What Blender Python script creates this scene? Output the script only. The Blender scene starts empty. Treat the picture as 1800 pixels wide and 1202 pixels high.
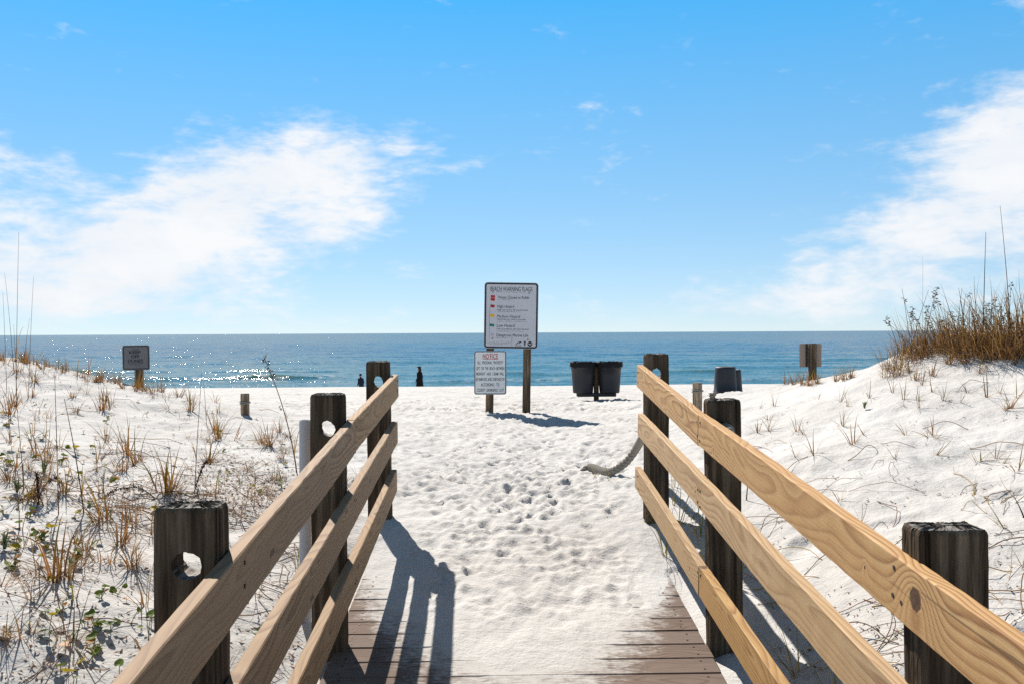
import bpy, bmesh, math, random
import numpy as np
from mathutils import Vector, Matrix

random.seed(7)
rng = np.random.default_rng(11)
S = bpy.context.scene
C = S.collection
EYE = 4.6                                   # eye height over the sea (sea level is z = 0)

# ------------------------------------------------------------------ camera, sky, sun, exposure
F_PX, W_PX = 1620.0, 1800.0
PITCH, ROLL, YAW = 0.01012, 0.0051, 0.0216
c_f = Vector((math.sin(YAW) * math.cos(PITCH), math.cos(YAW) * math.cos(PITCH), -math.sin(PITCH)))
c_r0 = Vector((math.cos(YAW), -math.sin(YAW), 0.0))
c_u0 = c_r0.cross(c_f)
c_r = c_r0 * math.cos(ROLL) - c_u0 * math.sin(ROLL)
c_u = c_u0 * math.cos(ROLL) + c_r0 * math.sin(ROLL)
cam_d = bpy.data.cameras.new('camera')
cam = bpy.data.objects.new('camera', cam_d)
C.objects.link(cam)
m = Matrix.Identity(4)
for i in range(3):
    m[i][0] = c_r[i]; m[i][1] = c_u[i]; m[i][2] = -c_f[i]
m[2][3] = EYE
cam.matrix_world = m
cam_d.sensor_width = 36.0
cam_d.lens = 36.0 * F_PX / W_PX
cam_d.clip_start = 0.05
cam_d.clip_end = 60000.0
S.camera = cam

SUN_AZ, SUN_EL = math.radians(-21.0), math.radians(42.0)      # 21 degrees left of the walkway axis (+Y)
SKY_STRENGTH = 0.08
SUN_STRENGTH = 5.0
S.view_settings.view_transform = 'Standard'
S.view_settings.look = 'None'
S.view_settings.gamma = 1.0
S.view_settings.use_curve_mapping = False
S.view_settings.exposure = 0.585
S.render.engine = 'CYCLES'
S.cycles.use_denoising = False          # fine grain suits the photograph and keeps the sun glitter sharp
S.cycles.max_bounces = 6
S.cycles.diffuse_bounces = 3
S.cycles.glossy_bounces = 2
S.cycles.transparent_max_bounces = 8
S.cycles.sample_clamp_indirect = 6.0


class NT:
    """small helper for node trees"""
    def __init__(self, tree):
        self.t = tree

    def n(self, typ, props=None, **inp):
        nd = self.t.nodes.new(typ)
        for k, v in (props or {}).items():
            setattr(nd, k, v)
        for k, v in inp.items():
            key = k.replace('_', ' ')
            s = nd.inputs[int(k[1:])] if k[0] == 'i' and k[1:].isdigit() else nd.inputs[key]
            self.put(s, v)
        return nd

    def put(self, s, v):
        if isinstance(v, bpy.types.NodeSocket):
            self.t.links.new(v, s)
        else:
            s.default_value = v

    def m(self, op, a, b=0.0, c=0.0, clamp=False):
        nd = self.n('ShaderNodeMath', {'operation': op, 'use_clamp': clamp}, i0=a)
        if op not in ('SQRT', 'SINE', 'COSINE', 'FRACT', 'ABSOLUTE', 'EXPONENT', 'ARCSINE', 'FLOOR'):
            self.put(nd.inputs[1], b)
        if op in ('MULTIPLY_ADD', 'SMOOTH_MIN'):
            self.put(nd.inputs[2], c)
        return nd.outputs[0]

    def ss(self, v, lo, hi, a=0.0, b=1.0):
        return self.n('ShaderNodeMapRange', {'interpolation_type': 'SMOOTHSTEP'}, i0=v, i1=lo, i2=hi, i3=a, i4=b).outputs[0]

    def mix(self, f, a, b, mode='MIX'):
        nd = self.n('ShaderNodeMix', {'data_type': 'RGBA', 'blend_type': mode})
        self.put(nd.inputs[0], f); self.put(nd.inputs[6], a); self.put(nd.inputs[7], b)
        return nd.outputs[2]

    def noise(self, vec, scale, detail=3.0, rough=0.55, dist=0.0, out=0, dim='3D'):
        nd = self.n('ShaderNodeTexNoise', {'noise_dimensions': dim}, Vector=vec, Scale=scale, Detail=detail, Roughness=rough, Distortion=dist)
        return nd.outputs[out]

    def mapv(self, vec, scale=(1, 1, 1), loc=(0, 0, 0), rot=(0, 0, 0)):
        return self.n('ShaderNodeMapping', None, Vector=vec, Scale=scale, Location=loc, Rotation=rot).outputs[0]

    def ramp(self, f, stops, interp='LINEAR'):
        nd = self.n('ShaderNodeValToRGB')
        e = nd.color_ramp.elements
        nd.color_ramp.interpolation = interp
        while len(e) < len(stops):
            e.new(0.5)
        for el, (p, c) in zip(e, stops):
            el.position = p
            el.color = (*c, 1.0) if len(c) == 3 else c
        self.put(nd.inputs[0], f)
        return nd.outputs[0]

    def bump(self, h, strength, dist, normal=None):
        nd = self.n('ShaderNodeBump', None, Height=h, Strength=strength, Distance=dist)
        if normal is not None:
            self.put(nd.inputs['Normal'], normal)
        return nd.outputs[0]


# world: physical sky, with thin cumulus sheets laid out by direction
wd = bpy.data.worlds.new('World')
S.world = wd
wd.cycles.sampling_method = "MANUAL"
wd.cycles.sample_map_resolution = 512
wd.use_nodes = True
wt = NT(wd.node_tree)
wd.node_tree.nodes.clear()
sky = wt.n('ShaderNodeTexSky', {'sky_type': 'NISHITA', 'sun_disc': False, 'sun_elevation': SUN_EL,
                                'sun_rotation': SUN_AZ, 'altitude': 0.0, 'air_density': 0.52, 'dust_density': 0.0,
                                'ozone_density': 6.0})
tc = wt.n('ShaderNodeTexCoord').outputs['Generated']
sep = wt.n('ShaderNodeSeparateXYZ', None, Vector=tc)
dx, dy, dz = sep.outputs
az = wt.m('MULTIPLY', wt.m('ARCTAN2', dx, dy), 57.2958)
el = wt.m('MULTIPLY', wt.m('ARCSINE', dz), 57.2958)
# the photograph's tone curve: compressed range, strong colour
gm = wt.n('ShaderNodeGamma', None, Color=sky.outputs[0], Gamma=0.42).outputs[0]
gm = wt.n('ShaderNodeHueSaturation', None, Hue=0.490, Saturation=wt.n('ShaderNodeMapRange', None, i0=el, i1=3.0, i2=20.0, i3=1.42, i4=1.93).outputs[0],
          Value=wt.n('ShaderNodeMapRange', None, i0=el, i1=0.5, i2=21.0, i3=3.0, i4=4.35).outputs[0], Color=gm).outputs[0]
# higher up, unseen, the physical sky is greyed and dimmed for neutral, deeper shadows
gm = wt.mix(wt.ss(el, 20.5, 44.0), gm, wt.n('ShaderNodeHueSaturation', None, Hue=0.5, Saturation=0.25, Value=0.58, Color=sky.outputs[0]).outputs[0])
# direction-space cloud noise, stretched along the horizon
cv = wt.n('ShaderNodeCombineXYZ', None, X=wt.m('MULTIPLY', az, 0.1), Y=wt.m('MULTIPLY', el, 0.19), Z=0.0).outputs[0]
warp = wt.noise(cv, 1.3, 3.0, 0.5, out=1)
cvw = wt.n('ShaderNodeMix', {'data_type': 'VECTOR'})
wt.put(cvw.inputs[0], 0.22); wt.put(cvw.inputs[4], cv); wt.put(cvw.inputs[5], warp)
cvw = cvw.outputs[1]
n_big = wt.noise(cvw, 2.0, 7.0, 0.60)
n_wisp = wt.noise(wt.mapv(cvw, (1.0, 1.6, 1.0), rot=(0, 0, math.radians(-14))), 5.0, 6.0, 0.62)


def blob(a0, e0, la, le, tilt, amp):
    t = math.radians(tilt)
    da = wt.m('SUBTRACT', az, a0); de = wt.m('SUBTRACT', el, e0)
    u = wt.m('ADD', wt.m('MULTIPLY', da, math.cos(t) / la), wt.m('MULTIPLY', de, math.sin(t) / la))
    v = wt.m('SUBTRACT', wt.m('MULTIPLY', de, math.cos(t) / le), wt.m('MULTIPLY', da, math.sin(t) / le))
    d = wt.m('ADD', wt.m('MULTIPLY', u, u), wt.m('MULTIPLY', v, v))
    return wt.m('MULTIPLY', wt.m('EXPONENT', wt.m('MULTIPLY', d, -1.0)), amp)


blobs = [(-12.8, 10.1, 8.4, 2.5, 13, 0.56), (-17.0, 6.4, 11.0, 3.2, 12, 0.46), (-26.0, 3.6, 11.0, 3.0, 8, 0.46), (-20.0, 2.0, 8.0, 1.8, 5, 0.36),
         (-29.5, 8.8, 5.0, 1.5, 5, 0.30), (29.0, 9.4, 8.0, 3.8, 26, 0.58), (26.0, 4.2, 12.0, 3.3, 12, 0.50),
         (34.0, 13.0, 7.0, 2.6, 25, 0.45), (5.5, 12.6, 3.2, 1.1, 30, 0.22),
         (12.0, 1.4, 12.0, 1.2, 0, 0.30), (-11.0, 0.6, 5.0, 0.5, 0, 0.3), (-1.5, 10.2, 2.4, 0.5, 8, 0.22), (-6.0, 3.9, 2.2, 0.45, 0, 0.25),
         (-11.5, 15.0, 3.5, 0.7, 20, 0.2), (-8.5, 6.3, 4.0, 1.2, 8, 0.30),
         (75.0, 14.0, 26.0, 8.0, 10, 0.4), (-80.0, 16.0, 28.0, 8.0, -8, 0.4), (150.0, 20.0, 30.0, 9.0, 5, 0.4), (-145.0, 14.0, 25.0, 6.0, 5, 0.4)]
cov = None
for b_ in blobs:
    v_ = blob(*b_)
    cov = v_ if cov is None else wt.m('ADD', cov, v_)
dens = wt.m('ADD', wt.m('MULTIPLY_ADD', wt.m('SUBTRACT', n_big, 0.5), 1.15, wt.m('MULTIPLY', wt.m('SUBTRACT', n_wisp, 0.5), 1.05)), cov)
dens = wt.ss(dens, 0.15, 0.80)
dens = wt.m('MULTIPLY', dens, wt.ss(el, -0.5, 1.5))
cloud_c = wt.mix(wt.ss(n_big, 0.35, 0.7), (7.2, 7.55, 8.0, 1), (8.05, 8.1, 8.2, 1))
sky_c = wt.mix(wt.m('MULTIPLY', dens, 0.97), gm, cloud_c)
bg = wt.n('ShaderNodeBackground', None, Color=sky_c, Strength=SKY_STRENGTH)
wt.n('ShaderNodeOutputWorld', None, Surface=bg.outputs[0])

sun_d = bpy.data.lights.new('sun', 'SUN')
sun_d.energy = SUN_STRENGTH
sun_d.angle = math.radians(0.53)
sun_d.color = (1.0, 0.93, 0.83)
sun = bpy.data.objects.new('sun', sun_d)
C.objects.link(sun)
to_sun = Vector((math.sin(SUN_AZ) * math.cos(SUN_EL), math.cos(SUN_AZ) * math.cos(SUN_EL), math.sin(SUN_EL)))
sun.rotation_euler = to_sun.to_track_quat('Z', 'Y').to_euler()
sun.location = (0, 0, 60)

# ------------------------------------------------------------------ general helpers


def mat(name):
    mt = bpy.data.materials.new(name)
    mt.use_nodes = True
    mt.node_tree.nodes.clear()
    t = NT(mt.node_tree)
    p = t.n('ShaderNodeBsdfPrincipled')
    o = t.n('ShaderNodeOutputMaterial', None, Surface=p.outputs[0])
    return mt, t, p


def flat_mat(name, col, rough=0.6, spec=0.4, var=0.12, metal=0.0, nscale=14.0):
    mt, t, p = mat(name)
    co = t.n('ShaderNodeTexCoord').outputs['Object']
    n = t.noise(co, nscale, 4.0, 0.6)
    c2 = tuple(max(0.0, x * (1 - var)) for x in col)
    c3 = tuple(min(1.0, x * (1 + var)) for x in col)
    t.put(p.inputs['Base Color'], t.mix(n, (*c2, 1), (*c3, 1)))
    t.put(p.inputs['Roughness'], rough)
    t.put(p.inputs['Specular IOR Level'], spec)
    t.put(p.inputs['Metallic'], metal)
    return mt


def tag(o, label=None, cat=None, group=None, kind=None):
    if label: o['label'] = label
    if cat: o['category'] = cat
    if group: o['group'] = group
    if kind: o['kind'] = kind
    return o


def link(name, me, parent=None, material=None, smooth=False):
    o = bpy.data.objects.new(name, me)
    C.objects.link(o)
    if material is not None and not me.materials:
        me.materials.append(material)
    if smooth:
        me.polygons.foreach_set('use_smooth', [True] * len(me.polygons))
    if parent is not None:
        o.parent = parent
    return o


def mesh_from(name, verts, faces):
    me = bpy.data.meshes.new(name)
    me.from_pydata([tuple(v) for v in verts], [], [tuple(f) for f in faces])
    me.update()
    return me


def empty(name, loc=(0, 0, 0), rz=0.0):
    o = bpy.data.objects.new(name, None)
    C.objects.link(o)
    o.location = loc
    o.rotation_euler = (0, 0, rz)
    o.empty_display_size = 0.1
    return o


def grid_mesh(name, X, Y, Z):
    nr, nc = X.shape
    me = bpy.data.meshes.new(name)
    co = np.stack([X, Y, Z], -1).reshape(-1, 3).astype(np.float32)
    idx = np.arange(nr * nc).reshape(nr, nc)
    q = np.stack([idx[:-1, :-1], idx[:-1, 1:], idx[1:, 1:], idx[1:, :-1]], -1).reshape(-1, 4).astype(np.int32)
    me.vertices.add(len(co)); me.vertices.foreach_set('co', co.ravel())
    me.loops.add(q.size); me.loops.foreach_set('vertex_index', q.ravel())
    me.polygons.add(len(q))
    me.polygons.foreach_set('loop_start', np.arange(0, q.size, 4, dtype=np.int32))
    me.polygons.foreach_set('use_smooth', np.ones(len(q), dtype=bool))
    me.update(calc_edges=True)
    return me


def _hash(ix, iy, seed):
    h = (ix.astype(np.int64) * 374761393 + iy.astype(np.int64) * 668265263 + seed * 974711) & 0x7fffffff
    h = ((h ^ (h >> 13)) * 1274126177) & 0x7fffffff
    h = h ^ (h >> 16)
    return (h & 0xffff) / 65535.0


def vnoise(x, y, seed=0):
    xi = np.floor(x); yi = np.floor(y)
    fx = x - xi; fy = y - yi
    fx = fx * fx * fx * (fx * (fx * 6 - 15) + 10); fy = fy * fy * fy * (fy * (fy * 6 - 15) + 10)
    a = _hash(xi, yi, seed); b = _hash(xi + 1, yi, seed); c = _hash(xi, yi + 1, seed); d = _hash(xi + 1, yi + 1, seed)
    return (a * (1 - fx) + b * fx) * (1 - fy) + (c * (1 - fx) + d * fx) * fy - 0.5


def fbm(x, y, octs=3, seed=0, gain=0.5):
    s = 0; a = 1.0
    for k in range(octs):
        ca, sa = math.cos(k * 0.7 + 0.3), math.sin(k * 0.7 + 0.3)
        s = s + a * vnoise((x * ca - y * sa) * 2 ** k, (x * sa + y * ca) * 2 ** k, seed + k * 17)
        a *= gain
    return s


def sstep(v, lo, hi):
    t = np.clip((v - lo) / (hi - lo), 0, 1)
    return t * t * (3 - 2 * t)


# ------------------------------------------------------------------ terrain
SLOPE = 0.0833
DECK0 = EYE - 1.714                       # deck surface height where y = 0
DX0, DX1 = -0.70, 0.94


def deck_z(y):
    return DECK0 + SLOPE * y


CP = np.array([  # x, y, height relative to the eye
    (0, 5.6, -1.17), (0, 7, -1.125), (0, 9, -1.10), (0.2, 11, -1.09), (0.2, 12.6, -1.09), (-0.6, 12.6, -1.09), (1.5, 12.6, -1.10), (1.2, 7.5, -1.10), (1.0, 6.0, -1.13), (-.8, 6.2, -1.15),
    (1.5, 9.5, -1.03), (-1.3, 9, -1.06), (2.1, 9.6, -.93), (2.1, 15.5, -1.2), (0, 15.5, -1.2), (-3, 15.5, -1.22), (2.1, 18.5, -1.365), (4.8, 19, -1.30), (0, 20, -1.42), (-4, 20, -1.45), (-9, 20, -1.45), (8, 20, -1.35),
    (4.2, 12, -.63), (3.3, 11.8, -.80), (2.6, 11.6, -.96), (4.3, 10.2, -.40), (5.0, 9.4, -.05), (4.6, 9.0, -.03), (5.4, 8.6, 0.02), (6.5, 9, .10), (3.6, 9.0, -.46), (2.9, 8, -.62), (3.9, 7.5, -.40), (5.5, 6.5, -.15), (7, 11, .0), (8, 7, .1), (12, 9, .2), (6.5, 13, -.45), (9, 15, -.6),
    (1.3, 3.0, -1.40), (1.3, 4.5, -1.27), (1.5, 2.0, -1.42), (2.0, 2.2, -1.15), (2.0, 4.0, -1.02), (3.0, 4.0, -.80), (3, 2, -.85), (2.2, 6.0, -.85), (3.2, 6.0, -.66), (4.5, 3.5, -.5), (7, 3, -.2), (5, 0, -.5), (2, 0, -1.2), (1.35, 0, -1.6),
    (-1.05, 2.0, -1.46), (-1.05, 4.0, -1.28), (-1.15, 5.6, -1.15), (-1.8, 3.2, -1.20), (-2.6, 3.5, -.98), (-3, 5, -.88), (-2, 6.5, -1.00), (-2.5, 8, -.93), (-4, 6.5, -.68), (-6, 8, -.36), (-5, 4.5, -.6), (-8, 6, -.15), (-6.2, 11, -.23), (-5.4, 11.5, -.38), (-5.0, 11.8, -.53), (-4.56, 12, -.715),
    (-3.6, 11.5, -.80), (-2.8, 10.5, -.925), (-2.0, 9.6, -1.0), (-3.5, 9, -.80), (-5, 9.5, -.52), (-8, 11, -.05), (-12, 9, .1), (-7, 14, -.75), (-4.5, 14, -1.08), (-11, 15, -.5), (-2, 0, -1.3), (-1.3, 0, -1.6), (-5, 0, -.7),
    (-1.2, -3, -1.85), (1.2, -3, -1.85), (-5, -4, -.8), (5, -4, -.8)], dtype=float)


def tps_fit(P):
    n = len(P)
    d2 = ((P[:, None, :2] - P[None, :, :2]) ** 2).sum(-1)
    K = 0.5 * d2 * np.log(d2 + 1e-9) + np.eye(n) * 0.02
    A = np.zeros((n + 3, n + 3))
    A[:n, :n] = K; A[:n, n] = 1; A[:n, n + 1:] = P[:, :2]; A[n, :n] = 1; A[n + 1:, :n] = P[:, :2].T
    return np.linalg.solve(A, np.concatenate([P[:, 2], np.zeros(3)]))


TPS = tps_fit(CP)


def tps(x, y):
    sh = x.shape
    x = x.ravel(); y = y.ravel()
    out = np.full(x.shape, TPS[-3]) + TPS[-2] * x + TPS[-1] * y
    for k, (px, py, _) in enumerate(CP):
        d2 = (x - px) ** 2 + (y - py) ** 2
        out += TPS[k] * 0.5 * d2 * np.log(d2 + 1e-9)
    return out.reshape(sh)


PROF_Y = [-30, 15, 18.5, 20, 25, 35, 44, 50, 54, 58, 62, 66, 75, 100, 200]
PROF_Z = [-1.15, -1.2, -1.36, -1.43, -1.70, -2.20, -2.60, -2.87, -3.42, -3.95, -4.35, -4.63, -5.2, -6.5, -8]
BND_X = [-0.75, -0.55, -0.40, -0.2, 0.0, 0.2, 0.38, 0.5, 0.62, 0.78, 0.96]
BND_Y = [5.05, 4.75, 4.35, 4.0, 3.82, 3.78, 3.88, 4.12, 4.34, 4.52, 4.85]


def terrain(x, y):
    xx = np.clip(x, -12, 12); yy = np.clip(y, -5, 21)
    zt = tps(xx, yy)
    w = sstep(y, 17.0, 22.0)
    prof = np.interp(y, PROF_Y, PROF_Z) + fbm(x * .09, y * .12, 2, 5) * 0.10
    zt = zt * (1 - w) + prof * w
    # lumps of blown sand on the dunes
    path = np.exp(-((x - 0.15 - (y - 6) * 0.01) / (0.9 + np.clip(y - 5, 0, 20) * 0.25)) ** 2)
    zt = zt + (1 - 0.75 * path) * (fbm(x * 1.3, y * 1.0, 3, 21) * 0.075 + fbm(x * 4.5, y * 3.5, 2, 33) * 0.026 + fbm(x * 13, y * 10, 3, 35) * 0.010) * (1 - w)
    zt = zt + fbm(x * 0.5 + y * 0.15, y * 1.1, 3, 44) * 0.05 * sstep(y, 9, 15) * (1 - sstep(y, 40, 52))
    # scuffed, trodden sand of the path and the beach
    trod = np.maximum(path * sstep(y, 4.6, 5.8), sstep(y, 12, 16) * 0.8)
    zt = zt + trod * (fbm(x * 5, y * 3.5, 2, 55) * 0.020 + fbm(x * 13, y * 9, 3, 57) * 0.020 - np.abs(fbm(x * 9, y * 6.5, 3, 58)) * 0.034) * (1 - sstep(y, 45, 52))
    # drift over the end of the boardwalk
    yb = np.interp(x, BND_X, BND_Y) + fbm(x * 3.0, y * 1.5, 3, 66) * 0.28
    e = y - yb
    drift = np.where(e > 0, 0.085 * (1 - np.exp(-e / 2.2)), np.maximum(-0.05, e * 0.030)) + np.clip(e / .7, 0, 1) * (fbm(x * 9, y * 6, 3, 77) * 0.020 - np.abs(fbm(x * 6, y * 5, 3, 79)) * 0.016 + fbm(x * 24, y * 17, 2, 81) * 0.007)
    zd = deck_z(y) - EYE + drift
    out = np.maximum(np.maximum(DX0 - x, x - DX1), 0)
    wd_ = (1 - sstep(out, 0.03, 0.30)) * (1 - sstep(y, 5.0, 6.4))
    edge = sstep(np.minimum(x - DX0, DX1 - x), 0.0, 0.12)
    z = zt * (1 - wd_) + zd * wd_
    # keep the side banks below the planks where the planks are bare
    bare = (1 - sstep(e, -0.35, 0.1)) * (1 - sstep(out, 0.0, 0.12)) * (y < 5.2) * (out > 0.0005)
    z = np.where(bare > 0, np.minimum(z, deck_z(y) - EYE - 0.012 - 0.03 * bare), z)
    return z + EYE


R0 = 1.0
RAT = 1.0042
NR = int(math.log(78 / R0) / math.log(RAT)) + 1
us = np.concatenate([np.linspace(-2.2, -0.74, 70, endpoint=False), np.linspace(-0.74, 0.74, 640, endpoint=False), np.linspace(0.74, 2.2, 71)])
ys = R0 * RAT ** np.arange(NR)
GY, GU = np.meshgrid(ys, us, indexing='ij')
GX = GU * (GY + 0.6)
GZ = terrain(GX, GY)


def dent(x0, y0, ang, L, Wd, depth, rim=0.35):
    r = L * 1.9
    i0 = np.searchsorted(ys, y0 - r); i1 = np.searchsorted(ys, y0 + r)
    if i1 <= i0 + 1: return
    j0 = np.searchsorted(us, (x0 - r) / (y0 + 0.6)); j1 = np.searchsorted(us, (x0 + r) / (y0 + 0.6))
    if j1 <= j0 + 1: return
    X = GX[i0:i1, j0:j1] - x0; Y = GY[i0:i1, j0:j1] - y0
    a = X * math.sin(ang) + Y * math.cos(ang); b = X * math.cos(ang) - Y * math.sin(ang)
    e = np.sqrt((a / L) ** 2 + (b / Wd) ** 2)
    GZ[i0:i1, j0:j1] += -depth * np.exp(-(e / 0.85) ** 3.2) + rim * depth * np.exp(-((e - 1.28) / 0.27) ** 2)


rp = random.Random(3)
for k in range(1700):                                      # footprints of the trodden path
    y0 = 4.35 + (rp.random() ** 0.9) * 9.6
    wdt = 0.48 + max(0, y0 - 5.5) * 0.24
    x0 = 0.12 + rp.gauss(0, wdt * 0.75)
    if y0 < 6.3 and not (-0.5 < x0 < 0.8): continue
    sc = 0.30 if y0 < 4.9 else (0.5 if y0 < 5.7 else 0.75)
    if k % 3:
        dent(x0, y0, rp.gauss(0, 0.9), rp.uniform(.045, .085), rp.uniform(.03, .05), sc * rp.uniform(0.007, 0.024), rp.uniform(.2, .5))
    else:                                                  # heel and toe of one step
        an = rp.gauss(0, 0.45); dp = sc * rp.uniform(.010, .028)
        dent(x0, y0, an, .052, .040, dp * 1.25, .3)
        dent(x0 + .13 * math.sin(an), y0 + .13 * math.cos(an), an, .080, .047, dp, .45)
for k in range(2600):                                      # footprints out on the open beach
    y0 = 13 + (rp.random() ** 1.3) * 34
    x0 = rp.uniform(-0.34, 0.30) * y0
    if y0 < 16 and abs(x0) > 3.5: continue
    dent(x0, y0, rp.uniform(-1.4, 1.4), rp.uniform(.09, .20), rp.uniform(.05, .10), rp.uniform(0.015, 0.05), rp.uniform(.2, .5))
for k in range(60):                                        # old soft hollows in the dunes
    s_ = rp.choice((-1, 1))
    y0 = rp.uniform(3, 10)
    dent(s_ * rp.uniform(1.5, 4.5), y0, rp.uniform(-1.5, 1.5), rp.uniform(.10, .2), rp.uniform(.06, .1), rp.uniform(0.008, 0.022), .3)
for (tx, ty) in ((0.10, 4.95), (0.22, 4.62), (0.30, 5.12), (-0.02, 4.4), (0.28, 4.25), (0.05, 5.3), (0.45, 5.35)):   # tread marks of shoe soles
    ang = rp.gauss(0, .35)
    for q in range(7):
        o_ = (q - 3) * 0.035
        dent(tx + o_ * math.sin(ang), ty + o_ * math.cos(ang), ang, 0.010, 0.042, 0.005, .4)


def gz(x, y):
    """height of the finished sand sheet"""
    fi = math.log(max(y, R0 * 1.0001) / R0) / math.log(RAT)
    i = min(int(fi), NR - 2); fi -= i
    u = x / (y + 0.6)
    j = int(np.clip(np.searchsorted(us, u) - 1, 0, len(us) - 2))
    fj = min(max((u - us[j]) / (us[j + 1] - us[j]), 0), 1)
    return float((GZ[i, j] * (1 - fj) + GZ[i, j + 1] * fj) * (1 - fi) + (GZ[i + 1, j] * (1 - fj) + GZ[i + 1, j + 1] * fj) * fi)


def ground(px, py, y_from=1.4, y_to=40.0):
    """where the sight line through a point of the photograph first meets the sand"""
    d = c_f + c_r * ((px - 900) / F_PX) - c_u * ((py - 601) / F_PX)
    d = d / d.y
    y = y_from
    while y < y_to:
        if EYE + d.z * y <= gz(d.x * y, y):
            return Vector((d.x * y, y, gz(d.x * y, y)))
        y *= 1.006
    return None


# sand material: pale quartz sand
sand, t, p = mat('quartz_sand')
co = t.n('ShaderNodeTexCoord').outputs['Object']
n1 = t.noise(co, 1.1, 4.0, 0.6)
n2 = t.noise(co, 9.0, 4.0, 0.6)
n3 = t.noise(co, 260.0, 2.0, 0.6)
c1 = t.mix(t.ss(n1, .35, .7), (0.515, 0.502, 0.490, 1), (0.590, 0.579, 0.570, 1))
c2 = t.mix(t.ss(n2, .5, .75, 0, .35), c1, (0.42, 0.40, 0.38, 1))
c3 = t.mix(t.ss(n3, .55, .70, 0, .5), c2, (0.30, 0.28, 0.26, 1))
t.put(p.inputs['Base Color'], c3)
t.put(p.inputs['Roughness'], 0.95)
t.put(p.inputs['Specular IOR Level'], 0.15)
h = t.m('ADD', t.m('MULTIPLY', t.noise(co, 55.0, 3.0, .6), 0.5), t.m('MULTIPLY', n3, .14))
h = t.m('ADD', h, t.m('MULTIPLY', t.noise(co, 21.0, 3.0, .62), 0.9))
t.put(p.inputs['Normal'], t.bump(h, 0.70, 0.013))

g = link('sand_ground', grid_mesh('sand_ground', GX, GY, GZ), None, sand)
tag(g, 'white quartz sand of the dunes and the trodden beach path', kind='structure')
# the same beach continues behind and beside the viewer
bx_, by_ = np.meshgrid(np.linspace(-60, 60, 121), np.concatenate([np.linspace(-45, 0.9, 47)]), indexing='xy')
bz_ = terrain(bx_, by_)
g2 = link('sand_ground_behind', grid_mesh('sand_ground_behind', bx_, by_, bz_ - 0.01), None, sand)
tag(g2, 'white dune sand behind the viewpoint', kind='structure')
for sgn in (-1, 1):
    fy = ys[::6]
    fu = np.linspace(2.19, 8.0, 40)
    A, B = np.meshgrid(fy, fu * sgn if sgn > 0 else -fu[::-1], indexing='ij')
    xx_ = np.clip(B * (A + 0.6), -160, 160)
    zz_ = terrain(xx_, A) - 0.01
    gs = link('sand_ground_side', grid_mesh('sand_ground_side', xx_, A, zz_), None, sand)
    tag(gs, 'white dune sand beside the viewpoint', kind='structure')

# ------------------------------------------------------------------ sea
sy = np.concatenate([56 * 1.0036 ** np.arange(0, 640), 56 * 1.0036 ** 640 * 1.03 ** np.arange(1, 150)])
sy = sy[sy < 45000]
su = np.concatenate([np.linspace(-4, -0.75, 40, endpoint=False), np.linspace(-0.75, 0.75, 420, endpoint=False), np.linspace(0.75, 4, 41)])
SY, SU = np.meshgrid(sy, su, indexing='ij')
SX = SU * SY
wave = np.zeros_like(SX)
fade = 1 - sstep(SY, 300, 620)
wave += fade * 0.11 * fbm(SX * 0.035, SY * 0.16, 3, 101) * 2
wave += fade * 0.05 * fbm(SX * 0.22, SY * 0.6, 2, 131) * 2
foam = np.zeros_like(SX)


def breaker(y0, amp, x0, x1, soft, seed, foamy, width=2.0):
    yc = y0 + fbm(SX * 0.045, SX * 0 + seed, 3, seed) * 4.0
    e = SY - yc
    prof = np.where(e < 0, np.exp(-(e / (width * 0.36)) ** 2), np.exp(-(e / width) ** 2))
    along = sstep(SX, x0 - soft, x0 + soft) * (1 - sstep(SX, x1 - soft, x1 + soft))
    along = along * np.clip(0.68 + 1.4 * fbm(SX * 0.09, SX * 0 + 3.3, 3, seed + 7), 0.0, 1.4)
    h_ = amp * prof * along
    brk = sstep(along + fbm(SX * .5, SX * 0 + 9.1, 3, seed + 3) * 1.0, 0.65, 0.95)
    lace = sstep(fbm(SX * 2.6, SY * 2.2, 3, seed + 11), -0.10, 0.25)
    foam_ = foamy * brk * lace * np.where(e < 0, np.exp(-(e / 0.9) ** 2), np.exp(-(e / 0.5) ** 2)) * (amp > 0)
    return h_, foam_


for args in ((111.0, 0.34, -62, -20, 8, 201, 0.75, 2.4), (95.0, 0.40, -40, -19, 4, 202, 0.9, 2.0), (97.5, 0.32, -21, -6, 4, 205, 0.8, 1.8), (88.0, 0.13, -44, 60, 6, 203, 0.45, 1.6), (121.0, 0.17, -20, 90, 10, 204, 0.08, 3.0),
             (103.0, 0.24, -6, 80, 8, 206, 0.10, 2.4), (146, 0.17, -120, 120, 20, 207, 0.0, 4.0), (190, 0.2, -150, 150, 20, 208, 0.0, 5.0)):
    h_, f_ = breaker(*args)
    wave += h_
    foam = np.maximum(foam, f_)
foam = np.maximum(foam, 0.65 * (1 - sstep(SY, 66, 84 + 5 * fbm(SX * .08, SX * 0, 2, 301))) * sstep(fbm(SX * 0.5, SY * 0.9, 3, 303), -0.2, 0.3))
sea_me = grid_mesh('sea', SX, SY, wave)
at_ = sea_me.attributes.new('foam', 'FLOAT', 'POINT')
at_.data.foreach_set('value', np.clip(foam, 0, 1).astype(np.float32).ravel())
water, t, p = mat('sea_water')
co = t.n('ShaderNodeTexCoord').outputs['Object']
sp = t.n('ShaderNodeSeparateXYZ', None, Vector=co)
fo = t.n('ShaderNodeAttribute', {'attribute_name': 'foam'}).outputs['Fac']
patch = t.noise(t.mapv(co, (0.006, 0.02, 1)), 1.0, 4.0, .55)
depth = t.ss(t.m('ADD', sp.outputs[1], t.m('MULTIPLY', t.m('SUBTRACT', patch, .5), 60.0)), 70.0, 260.0)
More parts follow.
